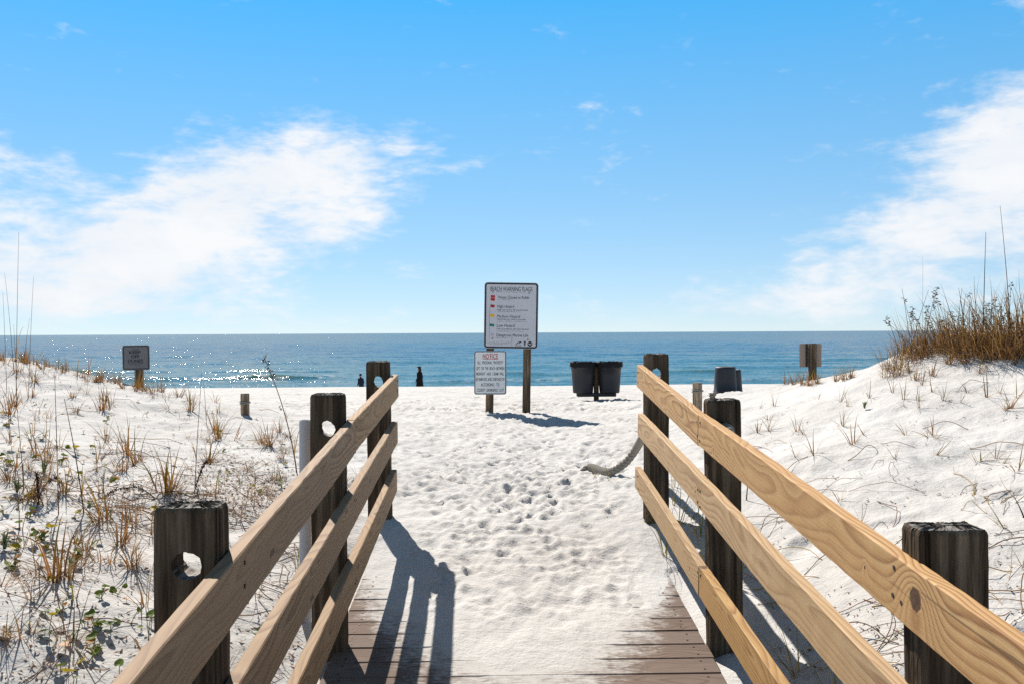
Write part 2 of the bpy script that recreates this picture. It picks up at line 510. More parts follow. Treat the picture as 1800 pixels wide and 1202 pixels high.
deep = t.mix(t.ss(patch, .3, .7), (0.008, 0.076, 0.142, 1), (0.013, 0.096, 0.165, 1))
wc = t.mix(depth, (0.055, 0.160, 0.185, 1), deep)
# green of light shining through thin crests, painted into the colour by height
crest = t.ss(sp.outputs[2], 0.16, 0.42)
wc = t.mix(t.m('MULTIPLY', crest, 0.8), wc, (0.10, 0.20, 0.10, 1))
wc = t.mix(fo, wc, (0.75, 0.77, 0.78, 1))
# (shader put together below: lit water body under a wave-roughened reflection)
# wave facets: slopes straight from noise, so that far water keeps its chop
w1 = t.noise(t.mapv(co, (0.10, 0.32, 1)), 1.0, 2.0, .6, out=1)
w2 = t.noise(t.mapv(co, (0.9, 1.9, 1)), 1.0, 3.0, .65, out=1)
w3 = t.noise(t.mapv(co, (4.5, 7.0, 1)), 1.0, 2.0, .65, out=1)
def vm(op, a_, b_=None, sc=None):
    nd = t.n('ShaderNodeVectorMath', {'operation': op}, i0=a_)
    if b_ is not None: t.put(nd.inputs[1], b_)
    if sc is not None: t.put(nd.inputs['Scale'], sc)
    return nd.outputs[0]
sl = vm('ADD', vm('SCALE', vm('SUBTRACT', w1, (.5, .5, .5)), sc=0.47), vm('ADD', vm('SCALE', vm('SUBTRACT', w2, (.5, .5, .5)), sc=0.86), vm('SCALE', vm('SUBTRACT', w3, (.5, .5, .5)), sc=1.0)))
sl = vm('MULTIPLY', sl, (1.0, 1.0, 0.0))
nrm = vm('NORMALIZE', vm('ADD', t.n('ShaderNodeNewGeometry').outputs['Normal'], sl))
# waves facing the viewer keep the reflectivity of rough water well under that of a flat mirror
fre = t.n('ShaderNodeFresnel', None, IOR=1.333, Normal=nrm).outputs[0]
fac = t.m('MULTIPLY', t.m('MINIMUM', fre, 0.46), t.m('SUBTRACT', 1.0, t.m('MULTIPLY', fo, 0.8)))
body = t.n('ShaderNodeBsdfDiffuse', None, Color=wc, Roughness=0.3)
refl = t.n('ShaderNodeBsdfGlossy', None, Color=(1, 1, 1, 1), Roughness=0.06, Normal=nrm)
ms = t.n('ShaderNodeMixShader', None, i0=fac, i1=body.outputs[0], i2=refl.outputs[0])
outn = [n_ for n_ in water.node_tree.nodes if n_.type == 'OUTPUT_MATERIAL'][0]
water.node_tree.links.new(ms.outputs[0], outn.inputs['Surface'])
water.node_tree.nodes.remove(p)
sea = link('sea', sea_me, None, water)
tag(sea, 'blue gulf water with low breaking waves and sun glitter', kind='structure')

# ------------------------------------------------------------------ wood materials


def pine_mat(name, light, mid, dark, knots=(), freq=75.0, weather=0.0, seed=0.0, gen_knots=True, hole=0.0):
    """planed pine: growth rings cut lengthwise, knots, fibre. Local x runs along the board, z across its face."""
    mt, t, p = mat(name)
    co = t.n('ShaderNodeTexCoord').outputs['Object']
    rnd = t.n('ShaderNodeObjectInfo').outputs['Random']
    off = t.n('ShaderNodeCombineXYZ', None, X=t.m('MULTIPLY', rnd, 37.0), Y=t.m('MULTIPLY', rnd, 11.0), Z=t.m('MULTIPLY', rnd, 23.0)).outputs[0]
    cr = t.n('ShaderNodeVectorMath', {'operation': 'ADD'}, i0=co, i1=off).outputs[0]
    sp = t.n('ShaderNodeSeparateXYZ', None, Vector=co)
    x, y, z = sp.outputs
    wv = t.noise(t.mapv(cr, (1.1, 2.0, 2.0), loc=(seed, 0, 0)), 1.0, 2.0, 0.5, out=1)
    ws = t.n('ShaderNodeSeparateXYZ', None, Vector=wv)
    yy = t.m('ADD', y, t.m('MULTIPLY_ADD', ws.outputs[0], 0.16, t.m('MULTIPLY_ADD', rnd, 0.05, -0.06)))
    zz = t.m('ADD', z, t.m('MULTIPLY_ADD', ws.outputs[1], 0.26, -0.16))
    r = t.m('SQRT', t.m('ADD', t.m('MULTIPLY', yy, yy), t.m('MULTIPLY', zz, zz)))
    kdark = None
    klist = list(knots)
    for (kx, kz, a, b, amp) in klist:
        ex = t.m('MULTIPLY', t.m('SUBTRACT', x, kx), 1.0 / a)
        ez = t.m('MULTIPLY', t.m('SUBTRACT', z, kz), 1.0 / b)
        d2 = t.m('ADD', t.m('MULTIPLY', ex, ex), t.m('MULTIPLY', ez, ez))
        g_ = t.m('EXPONENT', t.m('MULTIPLY', d2, -1.0))
        r = t.m('ADD', r, t.m('MULTIPLY', g_, amp))
        kd = t.ss(t.m('ADD', d2, t.m('MULTIPLY', t.noise(co, 60.0, 2.0), 0.10)), 0.115, 0.165, 1.0, 0.0)
        kdark = kd if kdark is None else t.m('MAXIMUM', kdark, kd)
    if gen_knots:
        vo = t.n('ShaderNodeTexVoronoi', {'voronoi_dimensions': '2D', 'feature': 'F1'}, Vector=t.n('ShaderNodeCombineXYZ', None,
                 X=t.m('MULTIPLY_ADD', x, 1.5, t.m('MULTIPLY', rnd, 31.0)), Y=t.m('MULTIPLY_ADD', z, 4.6, t.m('MULTIPLY_ADD', y, 2.0, t.m('MULTIPLY', rnd, 17.0))), Z=0.0).outputs[0], Scale=1.0, Randomness=1.0)
        dd = vo.outputs['Distance']
        keep = t.ss(t.n('ShaderNodeSeparateXYZ', None, Vector=vo.outputs['Color']).outputs[0], 0.55, 0.58)
        g_ = t.m('MULTIPLY', t.m('EXPONENT', t.m('MULTIPLY', t.m('MULTIPLY', dd, dd), -40.0)), keep)
        r = t.m('ADD', r, t.m('MULTIPLY', g_, 0.035))
        kd = t.m('MULTIPLY', t.ss(dd, 0.030, 0.055, 0.85, 0.0), keep)
        kdark = kd if kdark is None else t.m('MAXIMUM', kdark, kd)
    fine = t.noise(t.mapv(cr, (3.0, 220.0, 220.0)), 1.0, 3.0, 0.6)
    ring = t.m('FRACT', t.m('MULTIPLY_ADD', r, freq, t.m('MULTIPLY', fine, 0.22)))
    ringc = t.ramp(ring, [(0.0, light), (0.50, mid), (0.84, dark), (1.0, light)])
    broad = t.noise(t.mapv(cr, (0.8, 5, 5)), 1.0, 3.0, .55)
    c = t.mix(t.ss(broad, .35, .65, 0.0, 0.55), ringc, (*mid, 1))
    c = t.mix(t.ss(fine, .5, .72, 0, .22), c, (dark[0] * .7, dark[1] * .62, dark[2] * .6, 1))
    if weather:
        wn = t.noise(t.mapv(cr, (1.6, 14, 9)), 1.0, 4.0, .6)
        c = t.mix(t.ss(wn, .35, .75, weather * .4, weather), c, (0.20, 0.155, 0.12, 1))
    if kdark is not None:
        kcol = t.mix(t.noise(co, 90.0, 3.0), (0.010, 0.006, 0.004, 1), (0.15, 0.07, 0.03, 1))
        c = t.mix(kdark, c, kcol)
    # fine drying splits along the grain
    spl = t.noise(t.mapv(cr, (1.1, 75, 75)), 1.0, 2.0, .5)
    c = t.mix(t.ss(spl, .68, .73, 0, .75), c, (0.10, 0.055, 0.025, 1))
    # handling marks and small dirty specks
    dirt = t.noise(cr, 26.0, 4.0, .7)
    c = t.mix(t.ss(dirt, .66, .8, 0, .5), c, (0.12, 0.085, 0.06, 1))
    # no two boards quite the same
    r2 = t.m('FRACT', t.m('MULTIPLY', rnd, 7.31))
    c = t.n('ShaderNodeHueSaturation', None, Hue=t.m('MULTIPLY_ADD', r2, 0.005, 0.500), Saturation=t.m('MULTIPLY_ADD', r2, 0.10, 0.92), Value=t.m('MULTIPLY_ADD', rnd, 0.22, 0.94), Color=c).outputs[0]
    t.put(p.inputs['Base Color'], c)
    t.put(p.inputs['Roughness'], 0.72)
    t.put(p.inputs['Specular IOR Level'], 0.3)
    hgt = t.m('ADD', t.m('MULTIPLY', ring, 0.35), t.m('MULTIPLY', fine, 1.0))
    if kdark is not None:
        hgt = t.m('SUBTRACT', hgt, t.m('MULTIPLY', kdark, 1.6))
    t.put(p.inputs['Normal'], t.bump(hgt, 0.45, 0.0016))
    return mt


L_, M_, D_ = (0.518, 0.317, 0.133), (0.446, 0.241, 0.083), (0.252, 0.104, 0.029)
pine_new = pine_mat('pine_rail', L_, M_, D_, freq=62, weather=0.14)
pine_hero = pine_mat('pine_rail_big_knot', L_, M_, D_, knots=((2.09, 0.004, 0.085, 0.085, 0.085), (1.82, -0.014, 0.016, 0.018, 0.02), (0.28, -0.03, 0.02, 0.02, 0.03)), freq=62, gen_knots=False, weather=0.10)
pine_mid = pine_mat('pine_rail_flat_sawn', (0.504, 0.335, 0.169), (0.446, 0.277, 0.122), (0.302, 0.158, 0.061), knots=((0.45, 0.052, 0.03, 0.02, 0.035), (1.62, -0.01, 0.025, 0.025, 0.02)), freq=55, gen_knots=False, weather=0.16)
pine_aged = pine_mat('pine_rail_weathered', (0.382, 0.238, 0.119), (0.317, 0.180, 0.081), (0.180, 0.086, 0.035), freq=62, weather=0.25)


def post_mat(name, tone=1.0):
    mt, t, p = mat(name)
    co = t.n('ShaderNodeTexCoord').outputs['Object']
    rnd = t.n('ShaderNodeObjectInfo').outputs['Random']
    off = t.n('ShaderNodeCombineXYZ', None, X=t.m('MULTIPLY', rnd, 9.0), Y=0.0, Z=t.m('MULTIPLY', rnd, 31.0)).outputs[0]
    cr = t.n('ShaderNodeVectorMath', {'operation': 'ADD'}, i0=co, i1=off).outputs[0]
    st = t.noise(t.mapv(cr, (38, 38, 1.6)), 1.0, 4.0, .65)
    st2 = t.noise(t.mapv(cr, (9, 9, 1.1)), 1.0, 3.0, .6)
    blot = t.noise(cr, 7.0, 4.0, .6)
    c = t.ramp(st, [(0.30, (0.024 * tone, 0.016 * tone, 0.010 * tone)), (0.50, (0.10 * tone, 0.068 * tone, 0.043 * tone)), (0.70, (0.25 * tone, 0.185 * tone, 0.125 * tone))])
    c = t.mix(t.ss(st2, .45, .72, 0, .7), c, (0.022 * tone, 0.019 * tone, 0.015 * tone, 1))
    c = t.mix(t.ss(blot, .58, .75, 0, .35), c, (0.055, 0.058, 0.030, 1))
    # silvered end grain on top
    geo = t.n('ShaderNodeTexCoord').outputs['Normal']
    up = t.n('ShaderNodeSeparateXYZ', None, Vector=geo).outputs[2]
    eg = t.noise(t.mapv(cr, (60, 22, 4)), 1.0, 5.0, .7)
    c = t.mix(t.ss(up, .55, .9), c, t.ramp(eg, [(0.30, (0.07, 0.062, 0.055)), (0.45, (0.26, 0.24, 0.22)), (0.65, (0.44, 0.42, 0.39))]))
    t.put(p.inputs['Base Color'], c)
    t.put(p.inputs['Roughness'], 0.9)
    t.put(p.inputs['Specular IOR Level'], 0.12)
    hgt = t.m('ADD', st, t.m('MULTIPLY', eg, t.ss(up, .5, .9)))
    t.put(p.inputs['Normal'], t.bump(hgt, 0.7, 0.004))
    return mt


post_wood = post_mat('weathered_post', 0.85)
sign_post_wood = post_mat('sign_post_wood', 1.35)

deck_m, t, p = mat('weathered_deck')
co = t.n('ShaderNodeTexCoord').outputs['Object']
rnd = t.n('ShaderNodeObjectInfo').outputs['Random']
off = t.n('ShaderNodeCombineXYZ', None, X=t.m('MULTIPLY', rnd, 37.0), Y=t.m('MULTIPLY', rnd, 11.0), Z=t.m('MULTIPLY', rnd, 5.0)).outputs[0]
cr = t.n('ShaderNodeVectorMath', {'operation': 'ADD'}, i0=co, i1=off).outputs[0]
sp = t.n('ShaderNodeSeparateXYZ', None, Vector=co)
wv = t.n('ShaderNodeSeparateXYZ', None, Vector=t.noise(t.mapv(cr, (2.2, 4, 4)), 1.0, 2.0, .5, out=1))
yy = t.m('ADD', sp.outputs[1], t.m('MULTIPLY_ADD', wv.outputs[0], 0.22, -0.12))
zz = t.m('ADD', sp.outputs[2], t.m('MULTIPLY_ADD', wv.outputs[1], 0.08, 0.02))
r = t.m('SQRT', t.m('ADD', t.m('MULTIPLY', yy, yy), t.m('MULTIPLY', zz, zz)))
fine = t.noise(t.mapv(cr, (5, 240, 240)), 1.0, 3.0, .6)
ring = t.m('FRACT', t.m('MULTIPLY_ADD', r, 90.0, t.m('MULTIPLY', fine, .3)))
c = t.ramp(ring, [(0.0, (0.184, 0.130, 0.101)), (0.6, (0.158, 0.109, 0.084)), (0.86, (0.101, 0.066, 0.050)), (1.0, (0.184, 0.130, 0.101))])
c = t.mix(t.m('MULTIPLY', rnd, 0.35), c, (0.20, 0.165, 0.145, 1))
c = t.mix(t.ss(fine, .5, .75, 0, .35), c, (0.10, 0.075, 0.06, 1))
# sand dust trodden into the grain
gp = t.n('ShaderNodeNewGeometry').outputs['Position']
dst = t.noise(gp, 9.0, 6.0, .70)
dst2 = t.noise(t.mapv(gp, (22, 90, 22)), 1.0, 4.0, .70)
gps = t.n('ShaderNodeSeparateXYZ', None, Vector=gp)
xo = t.m('SUBTRACT', gps.outputs[0], 0.12)
yb_ = t.m('MULTIPLY_ADD', t.m('MULTIPLY', xo, xo), 1.9, 3.72)
edge_ = t.m('SUBTRACT', gps.outputs[1], yb_)
cover = t.m('ADD', t.m('ADD', t.m('MULTIPLY', t.m('SUBTRACT', dst, .5), 1.6), t.m('MULTIPLY', t.m('SUBTRACT', dst2, .5), 1.7)), t.m('MULTIPLY', edge_, 1.5))
c = t.mix(t.ss(cover, -0.62, 0.16, 0, .98), c, (0.50, 0.485, 0.468, 1))
t.put(p.inputs['Base Color'], c)
t.put(p.inputs['Roughness'], 0.85)
t.put(p.inputs['Specular IOR Level'], 0.2)
t.put(p.inputs['Normal'], t.bump(t.m('ADD', ring, fine), 0.5, 0.002))
steel = flat_mat('dark_screw', (0.035, 0.028, 0.022), 0.6, 0.4)

# ------------------------------------------------------------------ boardwalk deck


def box_bm(bm, cx, cy, cz, sx, sy, sz, bev=0.0, M=None, segs=1):
    r_ = bmesh.ops.create_cube(bm, size=1.0)
    vs = r_['verts']
    for v in vs:
        v.co = Vector((v.co.x * sx + cx, v.co.y * sy + cy, v.co.z * sz + cz))
    if bev > 0:
        es = list({e for v in vs for e in v.link_edges})
        rr = bmesh.ops.bevel(bm, geom=es, offset=bev, segments=segs, affect='EDGES', profile=0.6)
        vs = list({v for f in rr['faces'] for v in f.verts} | set(v for v in vs if v.is_valid))
    if M is not None:
        for v in vs:
            v.co = M @ v.co
    return vs


def bm_mesh(name, bm):
    bmesh.ops.recalc_face_normals(bm, faces=bm.faces)
    me = bpy.data.meshes.new(name)
    bm.to_mesh(me)
    bm.free()
    return me


def box_mesh(name, sx, sy, sz, bev=0.0, c=(0, 0, 0), segs=1):
    bm = bmesh.new()
    box_bm(bm, *c, sx, sy, sz, bev, segs=segs)
    return bm_mesh(name, bm)


deck = empty('boardwalk', (0, 0, 0))
tag(deck, 'weathered plank boardwalk ramp between the two pine railings, half buried in sand', 'boardwalk')
ang = math.atan(SLOPE)
PITCH_P = 0.1432
plank_me = box_mesh('plank', DX1 - DX0, 0.1372, 0.036, 0.004, c=(0, 0, -0.018))
screw_bm = bmesh.new()
bmesh.ops.create_cone(screw_bm, cap_ends=True, segments=8, radius1=0.0045, radius2=0.0045, depth=0.003)
screw_me = bm_mesh('screw_head', screw_bm)
k = 0
yp = 3.755 + PITCH_P / 2
ylist = [yp + i * PITCH_P for i in range(-36, 10)]
for yv in ylist:
    o = link('plank', plank_me, deck, deck_m)
    o.location = ((DX0 + DX1) / 2 + random.uniform(-.004, .004), yv * 1.0, deck_z(yv) + random.uniform(-.0015, .0015))
    o.rotation_euler = (ang + random.uniform(-.004, .004), random.uniform(-.0012, .0012), 0)
    if 3.2 < yv < 5.0:
        for sx_ in (-0.75, 0.75):
            for sy_ in (-0.035, 0.035):
                s_ = link('screw_head', screw_me, o, steel)
                s_.location = (sx_ + random.uniform(-.008, .008), sy_ + random.uniform(-.006, .006), 0.0008)
for sx_ in (DX0 + 0.06, DX1 - 0.06):
    me = box_mesh('stringer', 0.045, 7.2, 0.19, 0.003, c=(0, 0, -0.14))
    o = link('stringer', me, deck, post_wood)
    o.location = (sx_, 1.5, deck_z(1.5)); o.rotation_euler = (ang, 0, 0)

# ------------------------------------------------------------------ railings


def post_mesh(name, w, d, z0, z1, hole_z=None, hole_r=0.036, seed=0, cracks=6, bow=0.004, hole_dx=0.0):
    """square post, local origin at its foot axis; rounded worn edges, drying cracks, drilled rope hole along y"""
    rr = random.Random(seed)
    per = []
    rad = 0.006
    n_side = 36
    hw, hd = w / 2, d / 2
    crn = [(hw - rad, -hd + rad, -90), (hw - rad, hd - rad, 0), (-hw + rad, hd - rad, 90), (-hw + rad, -hd + rad, 180)]
    for q in range(4):
        cx, cy, a0 = crn[q]
        for s_ in range(5):
            a = math.radians(a0 + 90 * s_ / 4)
            per.append((cx + rad * math.cos(a), cy + rad * math.sin(a), math.cos(a), math.sin(a)))
        nx, ny, na = crn[(q + 1) % 4]
        ax, ay = cx + rad * math.cos(math.radians(a0 + 90)), cy + rad * math.sin(math.radians(a0 + 90))
        bx, by = nx + rad * math.cos(math.radians(na)), ny + rad * math.sin(math.radians(na))
        for s_ in range(1, n_side):
            f = s_ / n_side
            per.append((ax + (bx - ax) * f, ay + (by - ay) * f, math.cos(math.radians(a0 + 90)), math.sin(math.radians(a0 + 90))))
    n = len(per)
    grooves = []
    for _ in range(cracks):
        grooves.append((rr.uniform(0, n), rr.uniform(.45, .75), rr.uniform(.003, .009), rr.uniform(.3, 1.1), rr.uniform(0, 9)))
    zs = [z0] + list(np.arange(z0 + 0.25, z1 - 0.03, 0.022)) + [z1 - 0.022, z1 - 0.014, z1 - 0.007, z1 - 0.002]
    V, Fc = [], []
    for iz, z in enumerate(zs):
        top = max(0.0, (z - (z1 - 0.022)) / 0.020)
        for i, (x, y, nx, ny) in enumerate(per):
            dsp = 0.0015 * math.sin(z * 9 + i * .31 + seed) + rr.uniform(-.0006, .0006)
            for (g0, gw, gd, ext, ph) in grooves:
                gi = g0 + 0.9 * math.sin(z * 3.1 + ph)
                dd = min(abs(i - gi), n - abs(i - gi))
                if dd < gw * 2.5:
                    dsp -= gd * math.exp(-(dd / gw) ** 2) * min(1.0, max(0.15, 1 - (z1 - z) / ext))
            dsp -= 0.006 * top ** 3
            V.append((x + nx * dsp, y + ny * dsp, z + rr.uniform(-.001, .001) * (iz > len(zs) - 4)))
    for iz in range(len(zs) - 1):
        for i in range(n):
            j = (i + 1) % n
            Fc.append((iz * n + i, iz * n + j, (iz + 1) * n + j, (iz + 1) * n + i))
    # worn cap
    prev = (len(zs) - 1) * n
    for s_, dz in ((0.80, 0.001), (0.55, 0.002), (0.28, 0.001)):
        base = len(V)
        for i in range(n):
            x, y, _ = V[(len(zs) - 1) * n + i]
            V.append((x * s_, y * s_, z1 + dz + rr.uniform(-.0035, .0025)))
        for i in range(n):
            j = (i + 1) % n
            Fc.append((prev + i, prev + j, base + j, base + i))
        prev = base
    Fc.append(tuple(prev + i for i in range(n)))
    Fc.append(tuple(reversed(range(n))))
    me = mesh_from(name, V, Fc)
    if hole_z is not None:
        tmp = bpy.data.objects.new('tmp_post', me); C.objects.link(tmp)
        bm = bmesh.new()
        bmesh.ops.create_cone(bm, cap_ends=True, segments=36, radius1=hole_r, radius2=hole_r * 1.03, depth=d * 2, matrix=Matrix.Translation((hole_dx, 0, hole_z)) @ Matrix.Rotation(math.pi / 2, 4, 'X'))
        for v in bm.verts:                                   # worn, slightly uneven rim
            a_ = math.atan2(v.co.z - hole_z, v.co.x - hole_dx)
            k_ = 1 + .05 * math.sin(2 * a_ + seed) + .035 * math.sin(5 * a_ + seed * 2.3 + (v.co.y > 0)) + .025 * math.sin(11 * a_ + seed)
            v.co.x = hole_dx + (v.co.x - hole_dx) * k_; v.co.z = hole_z + (v.co.z - hole_z) * k_
        cut_me = bm_mesh('tmp_cut', bm)
        cut = bpy.data.objects.new('tmp_cut', cut_me); C.objects.link(cut)
        md = tmp.modifiers.new('b', 'BOOLEAN'); md.operation = 'DIFFERENCE'; md.object = cut; md.solver = 'EXACT'
        dg = bpy.context.evaluated_depsgraph_get()
        me2 = bpy.data.meshes.new_from_object(tmp.evaluated_get(dg))
        me2.name = name
        bpy.data.objects.remove(tmp); bpy.data.objects.remove(cut)
        bpy.data.meshes.remove(cut_me); bpy.data.meshes.remove(me)
        me = me2
        me.materials.clear()
    return me


def board(name, parent, x_in, side, ya, za, yb, zb, h, th, material, seed=0):
    """a rail from (ya, za) to (yb, zb) along its top edge; x_in is its inner face; side = -1 left, +1 right. Local x runs from the far end towards the viewer."""
    rr = random.Random(seed)
    L = math.hypot(yb - ya, zb - za)
    nseg = max(8, int(L / 0.06))
    V, Fc = [], []
    c_ = 0.0035
    prof = [(-th / 2 + c_, h / 2), (th / 2 - c_, h / 2), (th / 2, h / 2 - c_), (th / 2, -h / 2 + c_), (th / 2 - c_, -h / 2), (-th / 2 + c_, -h / 2), (-th / 2, -h / 2 + c_), (-th / 2, h / 2 - c_)]
    n = len(prof)
    p1, p2 = rr.uniform(0, 6), rr.uniform(0, 6)
    for i in range(nseg + 1):
        x = L * i / nseg
        wy = 0.0014 * math.sin(x * 2.1 + p1) + rr.uniform(-.0003, .0003)
        wz = 0.0016 * math.sin(x * 1.7 + p2) + rr.uniform(-.0004, .0004)
        for (a, b) in prof:
            V.append((x, a + wy + rr.uniform(-.0005, .0005), b + wz + rr.uniform(-.0006, .0006)))
    for i in range(nseg):
        for q in range(n):
            w_ = (q + 1) % n
            Fc.append((i * n + q, (i + 1) * n + q, (i + 1) * n + w_, i * n + w_))
    Fc.append(tuple(range(n))); Fc.append(tuple(nseg * n + q for q in reversed(range(n))))
    me = mesh_from(name, V, Fc)
    o = link(name, me, parent, material)
    d = Vector((0, yb - ya, zb - za)).normalized()
    ex = d
    ez = Vector((0, -d.z, d.y)) if d.y > 0 else Vector((0, d.z, -d.y))
    ey = ez.cross(ex)
    mt_ = Matrix.Identity(4)
    org = Vector((x_in + side * th / 2, ya, za)) - ez * (h / 2)
    for i in range(3):
        mt_[i][0] = ex[i]; mt_[i][1] = ey[i]; mt_[i][2] = ez[i]; mt_[i][3] = org[i]
    o.matrix_world = mt_
    return o


nail_bm = bmesh.new()
bmesh.ops.create_cone(nail_bm, cap_ends=True, segments=10, radius1=0.0056, radius2=0.0056, depth=0.003, matrix=Matrix.Rotation(math.pi / 2, 4, 'Y'))
nail_me = bm_mesh('screw_head', nail_bm)


def rail_z(pts, y):
    return float(np.interp(y, [q[0] for q in pts], [q[1] for q in pts]))


RAIL_T = 0.038
XL, XR = -0.602, 0.905
left = empty('railing', (XL, 4.0, deck_z(4.0)))
tag(left, 'left pine railing with three rails in shade, on dark square posts with rope holes', 'railing')
right = empty('railing', (XR, 4.0, deck_z(4.0)))
tag(right, 'right sunlit pine railing with three yellow rails and a big knot near its end', 'railing')
bpy.context.view_layer.update()


def keep(o, parent):
    o.parent = parent
    o.matrix_parent_inverse = parent.matrix_world.inverted()


LT = [(-1.2, EYE - .80), (1.5, EYE - .572), (4.05, EYE - .378), (5.93, EYE - .262)]
LM = [(-1.2, EYE - 1.08), (2.18, EYE - .828), (5.85, EYE - .555)]
LB = [(-1.2, EYE - 1.40), (2.83, EYE - 1.075), (5.80, EYE - .855)]
RT = [(-1.2, EYE - .735), (1.54, EYE - .532), (4.03, EYE - .362), (5.75, EYE - .205)]
RM = [(-1.2, EYE - 1.03), (4.03, EYE - .655), (5.71, EYE - .505)]
RB = [(-1.2, EYE - 1.42), (2.85, EYE - 1.105), (4.03, EYE - 1.03), (5.83, EYE - .853)]


def rail_run(pts, cuts, parent, x_in, side, h, mats, seed):
    for i in range(len(cuts) - 1):
        yb, ya = cuts[i], cuts[i + 1]                       # near, far
        gap = 0.0025
        o = board('rail', parent, x_in, side, ya - gap, rail_z(pts, ya), yb + gap, rail_z(pts, yb), h, RAIL_T, mats[i], seed + i)
        bpy.context.view_layer.update()
        mw = o.matrix_world.copy()
        keep(o, parent)
        o.matrix_world = mw


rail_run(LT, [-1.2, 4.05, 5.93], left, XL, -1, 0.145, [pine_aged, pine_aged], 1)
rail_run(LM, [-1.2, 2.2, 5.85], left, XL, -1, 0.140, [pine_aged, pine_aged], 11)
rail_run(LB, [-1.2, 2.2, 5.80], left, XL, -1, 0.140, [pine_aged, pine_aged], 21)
rail_run(RT, [-1.2, 4.03, 5.75], right, XR, 1, 0.140, [pine_hero, pine_new], 31)
rail_run(RM, [-1.2, 2.05, 5.71], right, XR, 1, 0.140, [pine_new, pine_mid], 41)
rail_run(RB, [-1.2, 4.03, 5.83], right, XR, 1, 0.137, [pine_new, pine_mid], 51)

PW, PD = 0.142, 0.092
post_spec = {  # side: list of (y front face, top z, hole z, seed)
    -1: [(0.34, -.56, -.70, 1), (2.17, -.405, -.542, 2), (4.0, -.262, -.411, 3), (5.83, -.178, -.305, 4)],
    1: [(0.20, -.56, -.70, 5), (1.99, -.436, -.640, 6), (3.98, -.296, -.425, 7), (5.68, -.137, -.258, 8)]}
for side, par, x_in, runs in ((-1, left, XL, (LT, LM, LB)), (1, right, XR, (RT, RM, RB))):
    for (yf, top, hz, sd) in post_spec[side]:
        xc = x_in + side * (RAIL_T + (PW + (0.010 if sd in (2, 6) else 0.003)) / 2 + 0.001)
        yc = yf + PD / 2
        zb = deck_z(yf) - 0.45
        me = post_mesh('post', PW + (0.010 if sd in (2, 6) else 0.003), PD, 0.0, EYE + top - zb, EYE + hz - zb, 0.034 if sd not in (2, 6) else 0.033, sd, 5)
        o = link('post', me, par, post_wood, smooth=False)
        o.location = Vector((xc, yc, zb)) - par.location
        twist = {2: .02, 3: .03, 4: .0, 6: -.02, 7: -.04, 8: .0}.get(sd, 0.0)      # the old posts have turned a little
        o.location.x += side * abs(twist) * 0.068
        o.rotation_euler = (random.uniform(-.006, .006), random.uniform(-.008, .008), twist)
        for pts in runs:
            for (dy_, dz_) in ((0.022, -.035), (0.070, -.038), (0.024, -.105), (0.066, -.10)):
                if random.random() < 0.25: continue
                yq = yf + dy_ + random.uniform(-.008, .008)
                if yq > pts[-1][0] - 0.01: continue
                s_ = link('rail_screw', nail_me, par, steel)
                s_.location = Vector((x_in - side * 0.0006, yq, rail_z(pts, yq) + dz_ + random.uniform(-.006, .006))) - par.location

# ------------------------------------------------------------------ rope and small posts
rope_m, t, p = mat('old_rope')
co = t.n('ShaderNodeTexCoord').outputs['Object']
n = t.noise(co, 180.0, 3.0, .6); n2 = t.noise(co, 18.0, 3.0, .6)
c = t.mix(n, (0.17, 0.15, 0.125, 1), (0.36, 0.33, 0.285, 1))
c = t.mix(t.ss(n2, .5, .75, 0, .5), c, (0.26, 0.22, 0.17, 1))
t.put(p.inputs['Base Color'], c); t.put(p.inputs['Roughness'], 0.95); t.put(p.inputs['Specular IOR Level'], 0.1)
t.put(p.inputs['Normal'], t.bump(n, .6, .003))


def catmull(pts, n=12):
    P = [Vector(q) for q in pts]
    P = [P[0] * 2 - P[1]] + P + [P[-1] * 2 - P[-2]]
    out = []
    for i in range(1, len(P) - 2):
        for k in range(n):
            t_ = k / n
            a, b, c_, d = P[i - 1], P[i], P[i + 1], P[i + 2]
            out.append(0.5 * ((2 * b) + (c_ - a) * t_ + (2 * a - 5 * b + 4 * c_ - d) * t_ ** 2 + (3 * b - a - 3 * c_ + d) * t_ ** 3))
    out.append(P[-2])
    return out


def tube(V, Fc, pts, radii, nside=6, cap=True):
    """append a tube along pts to vertex and face lists"""
    base = len(V)
    up = Vector((0.13, 0.21, 0.97)).normalized()
    N = len(pts)
    for i, q in enumerate(pts):
        d = (pts[min(i + 1, N - 1)] - pts[max(i - 1, 0)])
        d = d.normalized() if d.length > 1e-9 else Vector((0, 0, 1))
        a = d.cross(up)
        a = a.normalized() if a.length > 1e-4 else d.orthogonal().normalized()
        b = d.cross(a)
        r_ = radii[i] if hasattr(radii, '__len__') else radii
        for s_ in range(nside):
            th = 2 * math.pi * s_ / nside
            V.append(q + a * (r_ * math.cos(th)) + b * (r_ * math.sin(th)))
    for i in range(N - 1):
        for s_ in range(nside):
            w_ = (s_ + 1) % nside
            Fc.append((base + i * nside + s_, base + i * nside + w_, base + (i + 1) * nside + w_, base + (i + 1) * nside + s_))
    if cap:
        Fc.append(tuple(base + s_ for s_ in reversed(range(nside))))
        Fc.append(tuple(base + (N - 1) * nside + s_ for s_ in range(nside)))


